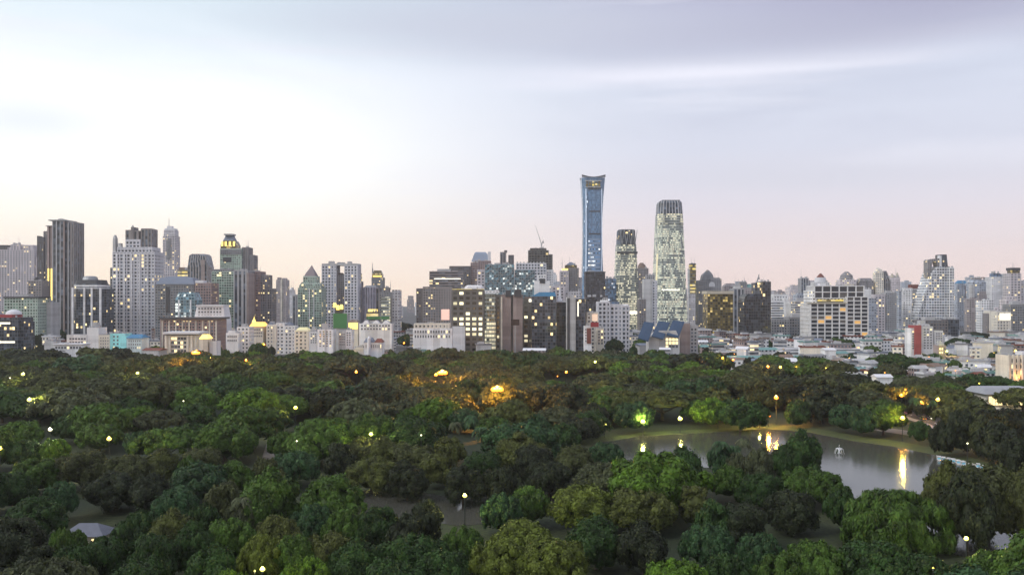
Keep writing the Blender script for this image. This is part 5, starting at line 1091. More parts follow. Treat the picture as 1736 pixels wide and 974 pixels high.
# lamps: px, py of the head, colour, height, size class
LAMPS = [(332,598,'o',21,3),(750,632,'o',17,3),(843,660,'o',17,3),(739,637,'o',16,1),(788,842,'g',12,2),(50,680,'g',15,2),(39,636,'g',14,2),(17,641,'w',12,0),(185,746,'y',13,2),(233,634,'g',13,1),(417,612,'o',13,1),(448,585,'o',14,1),(530,587,'o',13,0),(588,585,'y',13,1),
 (685,582,'o',14,1),(1009,615,'g',15,1),(1225,608,'o',14,1),(1243,611,'o',13,1),(1302,623,'o',14,1),(1323,624,'y',13,1),(1025,721,'g',5.2,1),(1090,717,'g',5.5,2),(1153,712,'g',5.5,2),(1217,710,'g',4.6,1),(1288,710,'g',4.2,1),(1530,711,'y',9,2),(1638,915,'g',11,2),(445,967,'g',13,2),(432,968,'g',12,0),
 (629,738,'g',12,1),(714,738,'w',12,0),(503,748,'w',12,0),(1582,963,'y',11,0),(501,693,'y',11,1),(357,648,'w',11,0),(311,680,'w',12,0),(0,762,'y',13,1),(1535,661,'o',13,0),(1590,679,'y',12,1),(1316,676,'o',12,2),(1340,700,'o',5,1),(1303,706,'o',4.6,2),(1605,597,'g',12,1),(1697,583,'g',13,1),(960,632,'o',10,1),(604,632,'o',10,1),
 (1528,672,'o',8,1),(1562,684,'o',8,1),(1596,697,'o',8,1),(1630,708,'o',8,1),(1668,724,'o',8,1),(1706,738,'o',8,1),(1640,752,'w',8,0),(85,730,'w',13,1),(276,594,'o',8,1),(340,588,'o',6,1),(945,638,'o',8,0)]
for q in [(1350,622),(1455,590),(1520,590),(1575,605),(1640,612),(1655,620),(1685,598),(1620,628),(1712,596),(1560,622),(1440,607),(1400,624),(1660,650),(1600,640),(1245,600),(1500,632),(1728,640),(700,586),(475,592),(640,594),(370,594),(120,594),(1180,590)]: LAMPS.append((q[0], q[1], 'y' if q[0] % 3 else 'o', 10, 0))
KEEP = [(px, py, F*(H-h)/(py-YH)) for px, py, c, h, s in LAMPS]
def inside(poly, x, y):
    c = False; n = len(poly)
    for i in range(n):
        x1, y1 = poly[i]; x2, y2 = poly[(i+1) % n]
        if (y1 > y) != (y2 > y) and x < (x2-x1)*(y-y1)/(y2-y1)+x1: c = not c
    return c
CLEAR = [  # windows of the picture that must stay open, with the distance of what is seen there
 ([(1030,738),(1300,722),(1372,728),(1736,800),(1736,822),(1660,800),(1580,790),(1560,838),(1420,838),(1385,790),(1300,790),(1215,765),(1110,762),(1030,752)], 330),
 ([(1372,724),(1736,800),(1736,770),(1600,738),(1372,716)], 335),
 ([(112,872),(190,872),(190,918),(112,918)], 232), ([(0,690),(70,690),(70,712),(0,716)], 420), ([(446,742),(474,742),(470,778),(446,778)], 330),
 ([(632,836),(664,836),(664,856),(632,856)], 262), ([(762,856),(824,856),(824,876),(762,876)], 245), ([(930,826),(962,826),(962,846),(930,846)], 275), ([(1604,872),(1622,872),(1640,930),(1612,940)], 230),
 ([(1520,688),(1612,712),(1612,730),(1520,706)], 380), ([(1305,676),(1350,680),(1350,716),(1305,716)], 430), ([(1240,576),(1480,576),(1480,626),(1240,606)], 640), ([(1560,606),(1736,606),(1736,640),(1560,636)], 560), ([(1670,655),(1736,655),(1736,694),(1670,694)], 455)]
rt = random.Random(5)
def overlap_box(px, pt, w, poly):
    cx = sum(p[0] for p in poly)/len(poly)
    pb = pt + w*.75
    for fx in (-.48, -.36, -.24, -.12, 0, .12, .24, .36, .48):
        for fy in (.04, .15, .3, .45, .6, .75, .9, 1):
            if inside(poly, px+fx*w, pt+(pb-pt)*fy): return True
    return False
def free(x, y, R, px, pt, w, k=.80):
    for t_ in TREES:
        if abs(t_['x']-x) > 40 or abs(t_['y']-y) > 40: continue
        if math.hypot(t_['x']-x, t_['y']-y) < k*(R+t_['R'])*.9: return False
        if t_['hand'] and y < t_['y'] and abs(px-t_['px']) < (w+t_['w'])*.33 and t_['pt']-w*.1 < pt < t_['pt']+t_['w']*.28: return False
    if inside(LAKE, x, y) or inside(PONDA, x, y) or inside(ROAD, x, y): return False
    for poly, dd in CLEAR:
        if y < dd and overlap_box(px, pt, w, poly): return False
    for lx, ly, ld in KEEP:
        if y < ld+4 and abs(px-lx) < w*.47+3 and pt-2 < ly+5 < pt+w*.8: return False
        if abs(ld-y) < R*.9 and abs((lx-CX)*ld/F-x) < R*.35: return False
    return True
row = 152.0
while row < 776:
    step = 15 + row*.007
    x = -row*.62 + rt.random()*step
    while x < row*.62:
        xx, yy = x+rt.uniform(-3, 3), row+rt.uniform(-4, 4); x += step
        if not inside(PARK_EDGE, xx, yy): continue
        kind = rt.choice([U, U, RO, RO, BU] if yy > 330 else [RO, BU, BU, RO, U]); R = rt.uniform(9, 13.5)*(1+.0004*(yy-150)) if kind != U else rt.uniform(11, 16)
        if yy < 300: R *= .86
        h = {U: rt.uniform(12, 15), RO: rt.uniform(12.5, 16), BU: rt.uniform(13, 17)}[kind]
        # groves share their tone
        gv = math.sin(xx*.021+1.3)+math.sin(yy*.017+xx*.009)
        tone = rt.choice(['brown','olive','grey','dark','olive','deep'] if gv > .7 else ['green','deep','teal','olive'] if gv > -.5 else ['deep','dark','green','fresh'])
        if kind == U: tone = rt.choice(['grey','olive','brown','green','grey'])
        px = CX+xx*F/yy; pt = YH+(H-h)*F/yy; w = 2*R*F/yy
        if px < -60 or px > 1800 or pt > 985: continue
        if free(xx, yy, R, px, pt, w, .58): TREES.append(dict(x=xx, y=yy, kind=kind, tone=tone, R=R, h=h, px=px, pt=pt, w=w, hand=False, city=False))
    row += step*.62
# street trees along the city edge
nc = 0
for _ in range(600):
    px = rt.uniform(0, 1240); d = rt.uniform(790, 960); h = rt.uniform(9, 13); x = (px-CX)*d/F; R = rt.uniform(4.5, 8); pt = YH+(H-h)*F/d; w = 2*R*F/d
    if nc >= 42: break
    if inside(PARK_EDGE, x, d) or any(abs(r_.location.x-x) < 24 and -6 < d-dd < 30 for p_, dd, r_ in BUILDINGS): continue
    if free(x, d, R, px, pt, w, 1.0): TREES.append(dict(x=x, y=d, kind=RO, tone=rt.choice(['deep','green','dark','olive']), R=R, h=h, px=px, pt=pt, w=w, hand=False, city=True)); nc += 1
# city trees between the houses on the right
for _ in range(400):
    px = rt.uniform(1225, 1745); d = rt.uniform(500, 900); h = rt.uniform(7, 11); x = (px-CX)*d/F
    if inside(PARK_EDGE, x, d): continue
    R = rt.uniform(4, 7.5); pt = YH+(H-h)*F/d; w = 2*R*F/d
    if sum(1 for t_ in TREES if t_['city']) > 130: break
    if free(x, d, R, px, pt, w, 1.2): TREES.append(dict(x=x, y=d, kind=RO, tone=rt.choice(['deep','green','dark','teal']), R=R, h=h, px=px, pt=pt, w=w, hand=False, city=True))
print('TREES', len(TREES))

LANDM = [(20,'the white vaulted roof'),(103,'the tallest left tower'),(150,'the eight sided glass building'),(226,'the white lilac tower'),(287,'the antenna tower'),(333,'the big orange edge lamp'),(392,'the mansard crowned tower'),(440,'the gold roofed hall'),(476,'the thin pink tower'),(525,'the pointed green tower'),(576,'the portal tower'),
         (640,'the needle spire tower'),(700,'the cream low office'),(745,'the stepped brown office'),(792,'the lit window office'),(850,'the blue lattice building'),(876,'the black billboard'),(917,'the crane tower'),(950,'the white needle block'),(1006,'the waisted skyscraper'),(1065,'the ribbed crown tower'),(1138,'the glowing skyscraper'),
         (1175,'the yellow striped tower'),(1221,'the gold glass cube'),(1284,'the black rounded tower'),(1330,'the sail wall'),(1385,'the concrete grid left end'),(1450,'the concrete grid right end'),(1495,'the peaked cream tower'),(1540,'the maroon roof box'),(1575,'the red striped block'),(1605,'the wedge tower'),(1640,'the blue roofed slab'),(1690,'the white blue tower'),(1735,'the hat roofed tower')]
ORD = ['first','second','third','fourth','fifth','sixth','seventh','eighth','ninth','tenth','eleventh','twelfth','thirteenth','fourteenth','fifteenth','sixteenth','seventeenth','eighteenth','nineteenth','twentieth']
ORD += ['twenty '+o for o in ORD[:9]] + ['thirtieth'] + ['thirty '+o for o in ORD[:9]]
def landmark(px): return min(LANDM, key=lambda l: abs(l[0]-px))[1]
SHAPE = {U: 'umbrella shaped', RO: 'round crowned', BU: 'lumpy crowned', WI: 'drooping willow like', UP: 'narrow upright', 'palm': 'feather leaved palm'}
TREES.sort(key=lambda t_: -t_['w']*(1 if 560 < t_['pt'] < 974 else .6))
inview = TREES
def build_tree(t_, i):
    lod = 'hi' if t_['y'] < 330 else 'mid' if t_['y'] < 560 else 'low'
    nv = {'hi': 4, 'mid': 3, 'low': 3}[lod] if t_['kind'] not in (WI, UP, 'palm') else 1
    cm_, tm = lib(t_['kind'], lod, i % nv)
    cr, ch = CANON[t_['kind']]; s = t_['R']/cr
    o = empty('tree', (t_['x'], t_['y'], 0), (i*2.399) % 6.283); o.scale = (s, s, t_['h']/ch)
    c = link(bpy.data.objects.new('crown', cm_), o); k = random.Random(i).uniform(.85, 1.18)
    c.color = tuple(v*k for v in TONES[t_['tone']][0]) + (1,)
    link(bpy.data.objects.new('trunk', tm), o)
    return o
park = [t_ for t_ in TREES if not t_['city']]; city = [t_ for t_ in TREES if t_['city']]
singles = park[:max(215, 300-len(city))] + city if len(TREES) > 300 else TREES
rest = [t_ for t_ in TREES if not any(t_ is s_ for s_ in singles)]
cnt = {}
for t_ in sorted(singles, key=lambda q: -q['y']):
    key = (t_['tone'], t_['kind'], landmark(t_['px']), t_['city'])
    cnt.setdefault(key, []).append(t_)
objs = {}
for i, t_ in enumerate(singles): objs[id(t_)] = build_tree(t_, i)
for key, L in cnt.items():
    for n_, t_ in enumerate(L):
        where = 'street tree' if key[3] else 'park tree'
        lab = f"{TONES[key[0]][1]} {SHAPE[key[1]]} {where} below {key[2]}"
        if len(L) > 1: lab = f"{ORD[n_]} {lab}"
        tag(objs[id(t_)], lab[0].lower()+lab[1:], 'tree', 'trees between the city houses' if key[3] else 'park trees')
# remaining far crowns, one continuous wood
if rest:
    mvs, mfs, off, cols = [], [], 0, []
    for i, t_ in enumerate(rest):
        me, tm = lib(t_['kind'], 'low' if t_['y'] > 420 else 'mid', i % 3)
        n = len(me.vertices); a = np.empty(n*3, dtype=np.float32); me.vertices.foreach_get('co', a); a = a.reshape(-1, 3).copy()
        cr, ch = CANON[t_['kind']]; s = t_['R']/cr; th = (i*2.399) % 6.283
        a[:, 2] *= t_['h']/ch; x = a[:, 0]*s; y = a[:, 1]*s
        a[:, 0] = x*math.cos(th)-y*math.sin(th)+t_['x']; a[:, 1] = x*math.sin(th)+y*math.cos(th)+t_['y']
        nl = len(me.loops); L = np.empty(nl, dtype=np.int32); me.loops.foreach_get('vertex_index', L)
        mvs.append(a); mfs.append(L+off); off += n
        cols.append(np.tile(np.array(TONES[t_['tone']][0]+(1,), dtype=np.float32), (nl, 1)))
    A = np.concatenate(mvs); L = np.concatenate(mfs); CC = np.concatenate(cols)
    me = bpy.data.meshes.new('woodland'); me.vertices.add(len(A)); me.vertices.foreach_set('co', A.ravel()); nf = len(L)//4
    me.loops.add(len(L)); me.loops.foreach_set('vertex_index', L); me.polygons.add(nf)
    me.polygons.foreach_set('loop_start', np.arange(0, nf*4, 4, dtype=np.int32)); me.polygons.foreach_set('loop_total', np.full(nf, 4, dtype=np.int32)); me.update(calc_edges=True)
    ca = me.color_attributes.new('tone', 'FLOAT_COLOR', 'CORNER'); ca.data.foreach_set('color', CC.ravel())
    m2 = LEAF.copy(); m2.name = 'leaves_woodland'; t = m2.node_tree
    at = N(t, 'ShaderNodeAttribute'); at.attribute_name = 'tone'
    for l in list(t.links):
        if l.from_node.type == 'OBJECT_INFO': to = l.to_socket; t.links.remove(l); t.links.new(at.outputs['Color'], to)
    me.materials.append(m2)
    tag(link(bpy.data.objects.new('woodland_foliage', me)), kind='stuff')
print('SINGLES', len(singles), 'REST', len(rest))
# ================================================================== LAMPS
LC = {'o': (1.0,.42,.06), 'y': (1.0,.72,.12), 'g': (.95,.9,.20), 'w': (1.0,.93,.62)}
CW = {'o': 'orange', 'y': 'amber yellow', 'g': 'greenish yellow', 'w': 'pale white'}
GL = {}
POLE = pmat('dark_green_paint', (.035,.045,.04), .5, .2, .1, 1)
for k, c in LC.items():
    m = bpy.data.materials.new('lamp_glow_'+k); m.use_nodes = True; q = m.node_tree.nodes['Principled BSDF']
    q.inputs['Base Color'].default_value = (*c, 1); q.inputs['Emission Color'].default_value = (*((1.0,.27,.03) if k == 'o' else c), 1); q.inputs['Emission Strength'].default_value = {'o': 3.4, 'y': 2.6, 'g': 2.4, 'w': 1.6}[k]; GL[k] = m
def lampmesh(h, rad, col, multi):
    """parts as separate meshes: pole, arm, lamp head"""
    p = MB(); p.tube((0,0,0), (0,0,h-.2), .16, .09, n=8); p.tube((0,0,0), (0,0,.8), .3, .22, n=8)
    a = MB(); g = MB()
    if multi:
        a.tube((-rad*1.1,0,h-.1), (rad*1.1,0,h-.1), .08); a.tube((0,-rad*1.1,h-.1), (0,rad*1.1,h-.1), .08); a.ball((0,0,h+.55*rad), rad*.35, rad*.18)
        for i in range(8):
            t_ = 2*math.pi*i/8; g.ball((rad*.8*math.cos(t_), rad*.8*math.sin(t_), h), rad*.42, rad*.34, n=8, m=5)
    else:
        a.tube((0,0,h-.3), (0,0,h+.1), .12, .2); a.ball((0,0,h+rad*1.35+.1), rad*.5, rad*.15, n=8, m=4)
        g.ball((0,0,h+rad*.65), rad, rad*.72, n=12, m=8)
    return p.build('pole', POLE, mesh_only=True), a.build('bracket', METAL, mesh_only=True), g.build('lamp_head', GL[col], mesh_only=True)
PW = {0: 900, 1: 7000, 2: 11000, 3: 90000}; RAD = {0: .35, 1: .85, 2: 1.0, 3: 2.5}
lcount = {}
lrec = []
for px, py, c, h, s in LAMPS:
    d = F*(H-h)/(py-YH); x = (px-CX)*d/F
    o = empty('street_lamp' if s < 3 else 'floodlight_mast', (x, d, 0))
    for me in lampmesh(h, RAD[s]*min(1.0, max(.45, d/400)), c, s == 3): link(bpy.data.objects.new(me.name.split('.')[0], me), o)
    l = bpy.data.lights.new('lamp_light', 'POINT'); l.energy = PW[s]*min(1.0, (d/420)**1.3); l.color = LC[c]; l.shadow_soft_size = .6
    lo = bpy.data.objects.new('lamp_light', l); COL.objects.link(lo); lo.parent = o; lo.location = (0, -.2, h+ (4.0 if s == 3 else 1.9 if s else 1.2))
    lrec.append((o, px, py, c, s, d))
SPEC = {(332,598): 'big orange floodlight mast at the city edge of the park beside the cream pavilion', (750,632): 'big orange floodlight mast in the middle of the park, farther of the close pair',
        (843,660): 'big orange floodlight mast in mid park, nearer of the close pair, before the billboard line', (50,680): 'tall greenish yellow floodlight mast beside the pale playing field at left'}
for o, px, py, c, s, d in sorted(lrec, key=lambda r: -r[5]):
    if (px, py) in SPEC: tag(o, SPEC[(px, py)], 'floodlight mast', 'floodlight masts of the park'); continue
    near = min([r for r in TREES], key=lambda t_: math.hypot(t_['x']-o.location.x, t_['y']-o.location.y))
    zone = 'lake shore' if (1020 < px < 1300 and 700 < py < 725) else 'roadside' if (px > 1530 and 690 < py < 750) else 'city side' if py < 600 or px > 1340 else 'park'
    key = (c, s, zone, landmark(px)); lcount.setdefault(key, []).append((o, px, py))
SZ = {0: 'small', 1: 'medium', 2: 'large'}
for (c, s, zone, lm), L in lcount.items():
    for i, (o, px, py) in enumerate(L):
        lab = f"{SZ[s]} {CW[c]} {zone} lamp on a pole below {lm}"
        if len(L) > 1: lab = ORD[i]+' '+lab
        tag(o, lab, 'street lamp', 'street lamps')

# ================================================================== SMALL THINGS OF THE PARK
x, y = gnd(150, 921)
p = empty('park_pavilion', (x, y, 0)); tag(p, 'small park building with a slate grey hipped roof among dark trees', 'pavilion')
mb = MB(); mb.box(-5.2,5.2,-3.4,3.4,0,3.2); mb.build('wall', CREAMP, p); p.scale = (.85,.85,.85)
mb = MB(); R0 = [(-6.4,-4.6,3.2),(6.4,-4.6,3.2),(6.4,4.6,3.2),(-6.4,4.6,3.2)]; r1, r2 = (-2.6,0,6.0), (2.6,0,6.0)
mb.quad([R0[0],R0[1],r2,r1]); mb.quad([R0[1],R0[2],r2]); mb.quad([R0[2],R0[3],r1,r2]); mb.quad([R0[3],R0[0],r1]); mb.quad(R0[::-1])
mb.build('roof', pmat('slate_roof', (.13,.14,.175), .6, 0, .15, .5), p)
for i in (-3,0,3):
    mb = MB(); mb.box(i-.5,i+.5,-3.48,-3.401,1,2.3); mb.build('window', WINLIT if i == 3 else WINDOW, p)
# fountain
x, y = gnd(1423, 768)
p = empty('fountain', (x, y, .14)); p.scale = (.7,.7,.7); tag(p, 'white spraying fountain floating on the lake', 'fountain')
rf = random.Random(2); mb = MB()
for k in range(9):
    a = 2*math.pi*k/9; r_ = 2.4 if k else 0; hh = 2.6 if k else 4.4
    for q in range(16):
        tt = q/15; zq = 4*hh*tt*(1-tt) if k else hh*tt; rr = r_*(tt*1.1)
        for _ in range(2): mb.ball((rr*math.cos(a)+rf.gauss(0,.1), rr*math.sin(a)+rf.gauss(0,.1), zq+.1), .10, .12, n=5, m=3)
mb.build('water_jets', pmat('spray', (.75,.77,.8), .4, emit=(.9,.95,1), es=.15), p)
mb = MB(); mb.tube((0,0,0), (0,0,.35), 1.1, .8, n=12); mb.build('base', METAL, p)
# boats
def boat():
    h_, c_, s_ = MB(), MB(), MB()
    L = [(-1.6,.25),(-1.2,.62),(0,.78),(1.0,.65),(1.7,.1)]
    for i in range(4):
        (xa, wa), (xb, wb) = L[i], L[i+1]
        h_.quad([(xa,-wa,.45),(xb,-wb,.45),(xb,wb,.45),(xa,wa,.45)]); h_.quad([(xa,-wa*.6,-.1),(xb,-wb*.6,-.1),(xb,-wb,.45),(xa,-wa,.45)]); h_.quad([(xb,wb*.6,-.1),(xa,wa*.6,-.1),(xa,wa,.45),(xb,wb,.45)])
    h_.quad([(-1.6,.15,-.1),(-1.6,-.15,-.1),(-1.6,-.25,.45),(-1.6,.25,.45)])
    c_.box(-.9,.7,-.7,.7,1.45,1.53)
    for a in (-.85,.65):
        for e in (-.65,.65): c_.tube((a,e,.45),(a,e,1.45),.03)
    s_.box(-.7,-.4,-.55,.55,.46,.72); s_.box(-.85,-.72,-.55,.55,.46,1.1)
    return h_.build('hull', WHITEP, mesh_only=True), c_.build('canopy', WHITEP, mesh_only=True), s_.build('seat', CYANP, mesh_only=True)
BM = boat(); k = 0
BW = ['outermost','second','third','fourth','fifth','sixth','seventh','eighth','ninth']
for i, (px, py) in enumerate([(1592,780),(1600,781.5),(1608,783),(1616,784.5),(1624,786.5),(1632,788.5),(1658,793),(1665,796),(1672,799)]):
    x, y = gnd(px, py); o = empty('pedal_boat', (x, y, .14), 1.2+.2*(i%3))
    for me in BM: link(bpy.data.objects.new(me.name.split('.')[0], me), o)
    tag(o, f"{'first' if i==0 else BW[i] if i<9 else 'last'} white canopied pedal boat counted from the open water end of the moored row", 'boat', 'pedal boats moored on the lake')
x0, y0 = gnd(1588, 776); x1, y1 = gnd(1682, 797)
mb = MB(); n_ = 10
dx, dy = x1-x0, y1-y0; L_ = math.hypot(dx, dy); ux, uy = dx/L_, dy/L_
mb.quad([(x0,y0,.5),(x1,y1,.5),(x1-uy*2,y1+ux*2,.5),(x0-uy*2,y0+ux*2,.5)]); mb.quad([(x0,y0,.35),(x1,y1,.35),(x1,y1,.5),(x0,y0,.5)])
for i in range(n_): mb.tube((x0+dx*i/9,y0+dy*i/9,-.2), (x0+dx*i/9,y0+dy*i/9,1.2), .12)
o = mb.build('jetty', pmat('pale_timber', (.42,.40,.37), .8, 0, .2, .6)); tag(o, 'long pale timber jetty behind the pedal boats', 'jetty')
# cars
def carmeshes(col, name):
    b_, g_, l_, w_ = MB(), MB(), MB(), MB()
    for (a, c, z0, z1, y_) in ((-2.2,2.2,.35,.85,.85),): b_.box(a,c,-y_,y_,z0,z1)
    P = [(-1.7,-.8,.85),(1.0,-.8,.85),(1.0,.8,.85),(-1.7,.8,.85)]; Q = [(-1.2,-.68,1.42),(.35,-.68,1.42),(.35,.68,1.42),(-1.2,.68,1.42)]
    for i in range(4): g_.quad([P[i],P[(i+1)%4],Q[(i+1)%4],Q[i]])
    b_.box(-1.22,.37,-.69,.69,1.421,1.47)
    for a in (-1.4,1.4):
        for e in (-.8,.8): w_.tube((a,e-.1,.33),(a,e+.1,.33),.33,n=12)
    h1 = MB(); h1.box(2.201,2.26,-.12,.12,.55,.72); h2 = MB(); h2.box(-2.26,-2.201,-.12,.12,.58,.74)
    return [b_.build('body', pmat('car_paint_'+name, col, .35, .2, .05), mesh_only=True), g_.build('windshield', WINDOW, mesh_only=True), w_.build('wheel', DARKP, mesh_only=True)], h1.build('headlight', pmat('headlight_glow', (.9,.9,.8), .3, emit=(1,.9,.7), es=7), mesh_only=True), h2.build('taillight', pmat('taillight_glow', (.5,.02,.02), .3, emit=(1,.05,.03), es=4), mesh_only=True)
cars = {'white': (.7,.7,.72), 'silver': (.4,.41,.43), 'black': (.02,.02,.022), 'red': (.35,.03,.03), 'yellow green': (.35,.42,.05), 'pink': (.55,.12,.25)}
CM = {k: carmeshes(v, k.replace(' ', '_')) for k, v in cars.items()}
seq = ['white','silver','pink','black','yellow green','white','silver','red','black','white','silver','black','white','pink','silver','white','red','black']
cc = {}
for i in range(18):
    px = 1512+i*13.2; py = 686.5+i*4.75+(0 if i % 2 else 5.5); x, y = gnd(px, py); xa, ya = gnd(px+20, py+7.2)
    a = math.atan2(ya-y, xa-x) + (0 if i % 2 else math.pi)
    o = empty('car', (x, y, .13), a); body, h1, h2 = CM[seq[i]]
    for me in body: link(bpy.data.objects.new(me.name.split('.')[0], me), o)
    for e in (-.6, .6):
        q = link(bpy.data.objects.new('headlight', h1), o); q.location = (0, e, 0); q = link(bpy.data.objects.new('taillight', h2), o); q.location = (0, e, 0)
    cc.setdefault((seq[i], i % 2), []).append(o)
for (cn, side), L in cc.items():
    for i, o in enumerate(L):
        tag(o, f"{ORD[i]+' ' if len(L)>1 else ''}{cn} car driving on the {'city' if side else 'park'} side of the lit road", 'car', 'cars on the road beyond the lake')

# ================================================================== FILLER: far towers and low city houses
rf = random.Random(21)
occ = []
ft = {}
FK = [('fadegrey','pale grey'),('fadepink','pinkish'),('fadeblue','blue grey'),('fadewhite','white'),('fadebrown','brown grey')]
def skyline_top(px):
    import bisect
    pts = [(-20,500),(60,498),(120,500),(180,505),(262,500),(350,500),(460,512),(500,505),(545,500),(610,505),(660,508),(705,512),(760,480),(950,470),(1040,490),(1100,480),(1165,495),(1190,486),(1230,484),(1300,487),(1350,486),(1400,480),(1500,483),(1560,484),(1620,478),(1700,470),(1760,476)]
    xs = [p[0] for p in pts]; i = max(0, min(len(xs)-2, bisect.bisect(xs, px)-1)); t_ = (px-xs[i])/(xs[i+1]-xs[i]); return pts[i][1]*(1-t_)+pts[i+1][1]*t_
def filler(px, wpx, top, d, fac, word, kindname, gname, fine=False):
    b = Bld(kindname, None, 'building', d, gname)
    b._root(px); BUILDINGS.pop()
    q = rf.random()
    b.box('wall', px-wpx/2, px+wpx/2, top, fac=fac, yaw=rf.uniform(-.5, .5) if fine else rf.uniform(-.3, .3), rel=False, dep=None)
    if q < .35: b.box('roof_box', px-wpx*.22, px+wpx*.15, top-rf.uniform(1, 3.5), top, fac=fac, dep=8, off=4, rel=False)
    elif q < .55: b.loft('crown', [(top,px-wpx*.36,px+wpx*.36),(top-rf.uniform(2,6),px-wpx*.14,px+wpx*.14)], mat=rf.choice([ROOFL, RUSTR, GREYBR]), dep=14, off=4)
    elif q < .75: b.box('upper_tower', px-wpx*.3, px+wpx*.4, top-rf.uniform(3, 8), top, fac=fac, dep=14, off=3, rel=False)
    return b
def put_label(b, fmt, key, px, d):
    ft.setdefault(key, []).append((d, px, b.root, fmt))
n = 0
x = -15.0
while x < 1750:
    w = rf.uniform(9, 22); top = skyline_top(x)+rf.uniform(-7, 16); d = rf.uniform(2400, 4200)
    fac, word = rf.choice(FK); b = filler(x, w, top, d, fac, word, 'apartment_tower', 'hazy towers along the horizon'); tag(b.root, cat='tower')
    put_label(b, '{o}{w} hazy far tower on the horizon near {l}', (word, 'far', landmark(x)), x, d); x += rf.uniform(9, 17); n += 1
for _ in range(60):      # second, nearer sprinkle
    px = rf.choice([rf.uniform(1180, 1745), rf.uniform(1180, 1745), rf.uniform(-10, 720)]); d = rf.uniform(1300, 2200); w = rf.uniform(12, 26)
    top = 505 + rf.uniform(-14, 26) if px > 1180 else 505 + rf.uniform(2, 30)
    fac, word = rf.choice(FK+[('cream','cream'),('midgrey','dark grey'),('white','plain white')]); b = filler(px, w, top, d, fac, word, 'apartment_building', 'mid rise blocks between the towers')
    put_label(b, '{o}{w} mid rise block near {l}', (word, 'mid', landmark(px)), px, d)
HOUSEM = [('white','white',ROOFL),('cream','cream',ROOFL),('plainwhite','plain white',WHITEP),('grey','grey',ROOF),('plaincream','plain cream',RUSTR),('bands','pinkish banded',ROOF),('plainlilac','lilac',ROOFL),('redbrown','brick brown',ROOF),('plaingrey','plain grey',ROOFL)]
placed = [(p, d) for p, d, _ in BUILDINGS]
def low(px, d, wm, h, dm=None, yaw=0.0, style=None):
    fac, word, rm = style or rf.choice(HOUSEM if px > 1240 else [q for q in HOUSEM if q[0] in ('grey','cream','redbrown','plaingrey','bands')])
    b = Bld('town_house' if h < 12 else 'apartment_building', None, 'house' if h < 12 else 'building', d, 'low city houses')
    b._root(px); BUILDINGS.pop(); w = wm; dep = dm or wm*rf.uniform(.6, 1.0)
    top = YH+(H-h)*F/d; pw = wm*F/d
    b.box('wall', px-pw/2, px+pw/2, top, fac=fac, dep=dep, yaw=yaw, rel=False, roof=rm)
    o = b.last; q = rf.random()
    rcol, rword = rf.choice([(ROOFL,'pale'),(ROOF,'grey'),(RUSTR,'rusty'),(GREYBR,'blue grey'),(TEALR,'teal'),(REDR,'red'),(WHITEP,'white')])
    lw = o.dimensions.x
    mb = MB(); W2, D2 = wm*.5+.4, dep*.5+.4
    if q < .5 and h < 14:
        rh = rf.uniform(1.2, 2.6); P4 = [(-W2,-D2,h),(W2,-D2,h),(W2,D2,h),(-W2,D2,h)]; a, c = (-W2,0,h+rh), (W2,0,h+rh)
        mb.quad([P4[0],P4[1],c,a]); mb.quad([P4[2],P4[3],a,c]); mb.quad([P4[1],P4[2],c]); mb.quad([P4[3],P4[0],a]); mb.quad(P4[::-1])
        mb.build('roof', rcol, o); rn = rword+' gabled roof'
    else:
        for (a, c, e, f_) in ((-W2,W2,-D2,-D2+.3),(-W2,W2,D2-.3,D2),(-W2,-W2+.3,-D2+.3,D2-.3),(W2-.3,W2,-D2+.3,D2-.3)): mb.box(a,c,e,f_,h-.4,h+.9)
        mb.build('parapet', rcol, o)
        mb = MB(); mb.box(-W2*.5,W2*.1,-D2*.2,D2*.5,h,h+2.6); mb.box(W2*.3,W2*.3+1.5,-D2*.5,-D2*.5+1.5,h,h+1.4); mb.tube((-W2*.7,-D2*.4,h),(-W2*.7,-D2*.4,h+2.4),.9,n=8); mb.tube((W2*.1,D2*.2,h),(W2*.1,D2*.2,h+5.5),.07,n=4)
        mb.build('roof_plant', ROOFL, o); rn = rword+' flat roof'
    put_label(b, '{o}{w} below {l}', (f'{word} {"house" if h<12 else "block"} {rn}', 'low', landmark(px)), px, d)
    return b
LOWS = [(r[0].location.x, r[0].location.y, 1.5) for r in lrec]; NL = len(LOWS)
def okspot(x, d, R):
    for q in LOWS:
        if math.hypot(q[0]-x, q[1]-d) < (R+q[2])*.95: return False
    for t_ in TREES:
        if t_['city'] and math.hypot(t_['x']-x, t_['y']-d) < t_['R']*.8+R*.7: return False
    for p_, dd, r_ in BUILDINGS:
        if abs(r_.location.x-x) < R+26*dd/1000 and -8-R < d-dd < 34+R: return False
    return not inside(PARK_EDGE, x, d-R)
tries = 0
while len(LOWS) < 66+NL and tries < 3000:      # front of the city, left and centre
    tries += 1; px = rf.uniform(-10, 1240); d = rf.uniform(800, 1180); h = rf.uniform(7, 14)*(1 if d < 950 else 1.5); w = rf.uniform(9, 22); x = (px-CX)*d/F
    if okspot(x, d, w*.62): LOWS.append((x, d, w*.62)); low(px, d, w, h, yaw=rf.uniform(-.15, .15))
tries = 0; n0 = len(LOWS)
while len(LOWS) < n0+185 and tries < 9000:   # low quarter on the right
    tries += 1; px = rf.uniform(1215, 1770); d = rf.uniform(470, 1150); h = rf.uniform(5, 10) if d < 800 else rf.uniform(8, 20); w = rf.uniform(9, 24); x = (px-CX)*d/F
    if px > 1650 and d < 520: continue
    if okspot(x, d, w*.6): LOWS.append((x, d, w*.6)); low(px, d, w, h, yaw=rf.uniform(-.6, .6))
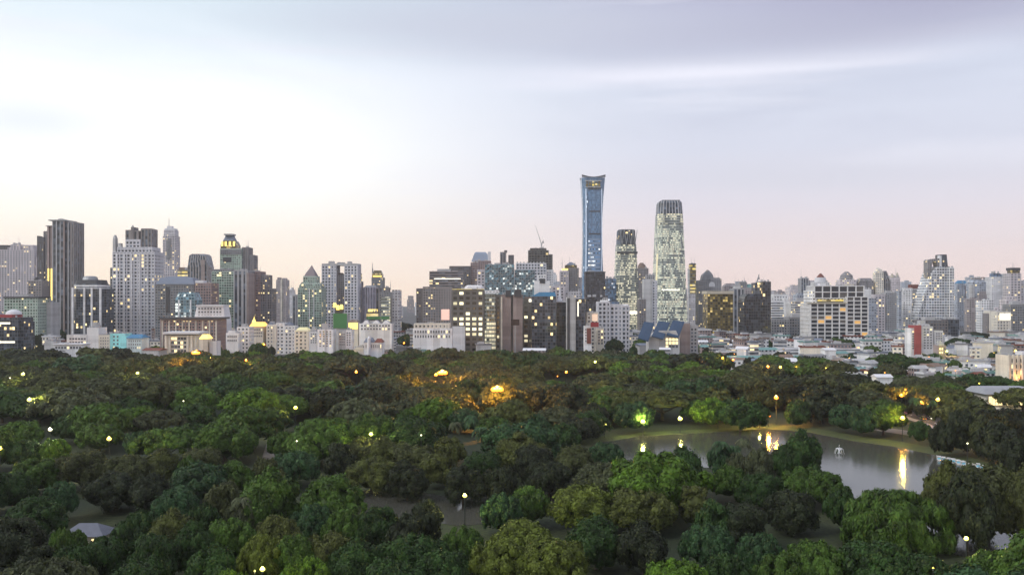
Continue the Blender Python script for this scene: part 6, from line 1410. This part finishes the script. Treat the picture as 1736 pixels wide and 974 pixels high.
# long low sheds by the park edge, right
for (px, py, wpx, hh, wd, rm, lab) in ((1355,600,230,9,18,ROOFL,'very long low shed with a pale flat roof in front of the concrete grid building'),(1300,612,120,7,14,TEALR,'long low shed with teal roof before the very long pale shed'),
        (1408,612,18,14,12,WHITEP,'tall plain white gable wall block standing before the very long shed'),(1450,618,80,7,14,ROOFL,'low shed with pale roof right of the tall white gable block'),(1375,628,70,6,12,REDR,'low red roofed hall near the park trees'),(1450,632,90,6,10,TEALR,'low teal roofed hall near the park trees, right of the red roofed hall'),
        (1250,592,60,9,16,WHITEP,'white angular low hall close to the rust brown block'),(1500,655,26,9,9,WHITEP,'small white service building between dark park trees and the road')):
    d = F*H/(py+8-YH); b = Bld('warehouse', lab, 'shed', d); b._root(px); BUILDINGS.pop()
    top = YH+(H-hh)*F/d; b.box('wall', px-wpx/2, px+wpx/2, top, fac='white_bands' if wpx > 60 else 'plainwhite', dep=wd, rel=False)
    mb = MB(); W2 = wpx/2*d/F+.6; D2 = wd/2+.6
    mb.quad([(-W2,-D2,hh+.05),(W2,-D2,hh+.05),(W2,0,hh+1.8),(-W2,0,hh+1.8)]); mb.quad([(W2,D2,hh+.05),(-W2,D2,hh+.05),(-W2,0,hh+1.8),(W2,0,hh+1.8)]); mb.quad([(W2,-D2,hh+.05),(W2,D2,hh+.05),(W2,0,hh+1.8)]); mb.quad([(-W2,D2,hh+.05),(-W2,-D2,hh+.05),(-W2,0,hh+1.8)])
    mb.build('roof', rm, b.last)
for (word, kd, lm), L in ft.items():
    L.sort(key=lambda r: (-r[0]))
    for i, (d, px, o, fmt) in enumerate(L):
        o['label'] = fmt.format(o=(ORD[i]+' ' if len(L) > 1 else ''), w=word, l=lm)

# ================================================================== HAZE
mb = MB(); mb.box(-6500, 6500, -500, 6400, -1, 470)
me = mb.build('haze', [bpy.data.materials.new('haze')]); tag(me, kind='stuff')
hm = me.data.materials[0]; hm.use_nodes = True; t = hm.node_tree; t.nodes.clear()
pv = N(t, 'ShaderNodeVolumePrincipled'); pv.inputs['Color'].default_value = (.92,.935,.965,1); pv.inputs['Density'].default_value = 6.5e-5; pv.inputs['Anisotropy'].default_value = .2
oo = N(t, 'ShaderNodeOutputMaterial'); t.links.new(pv.outputs[0], oo.inputs['Volume'])
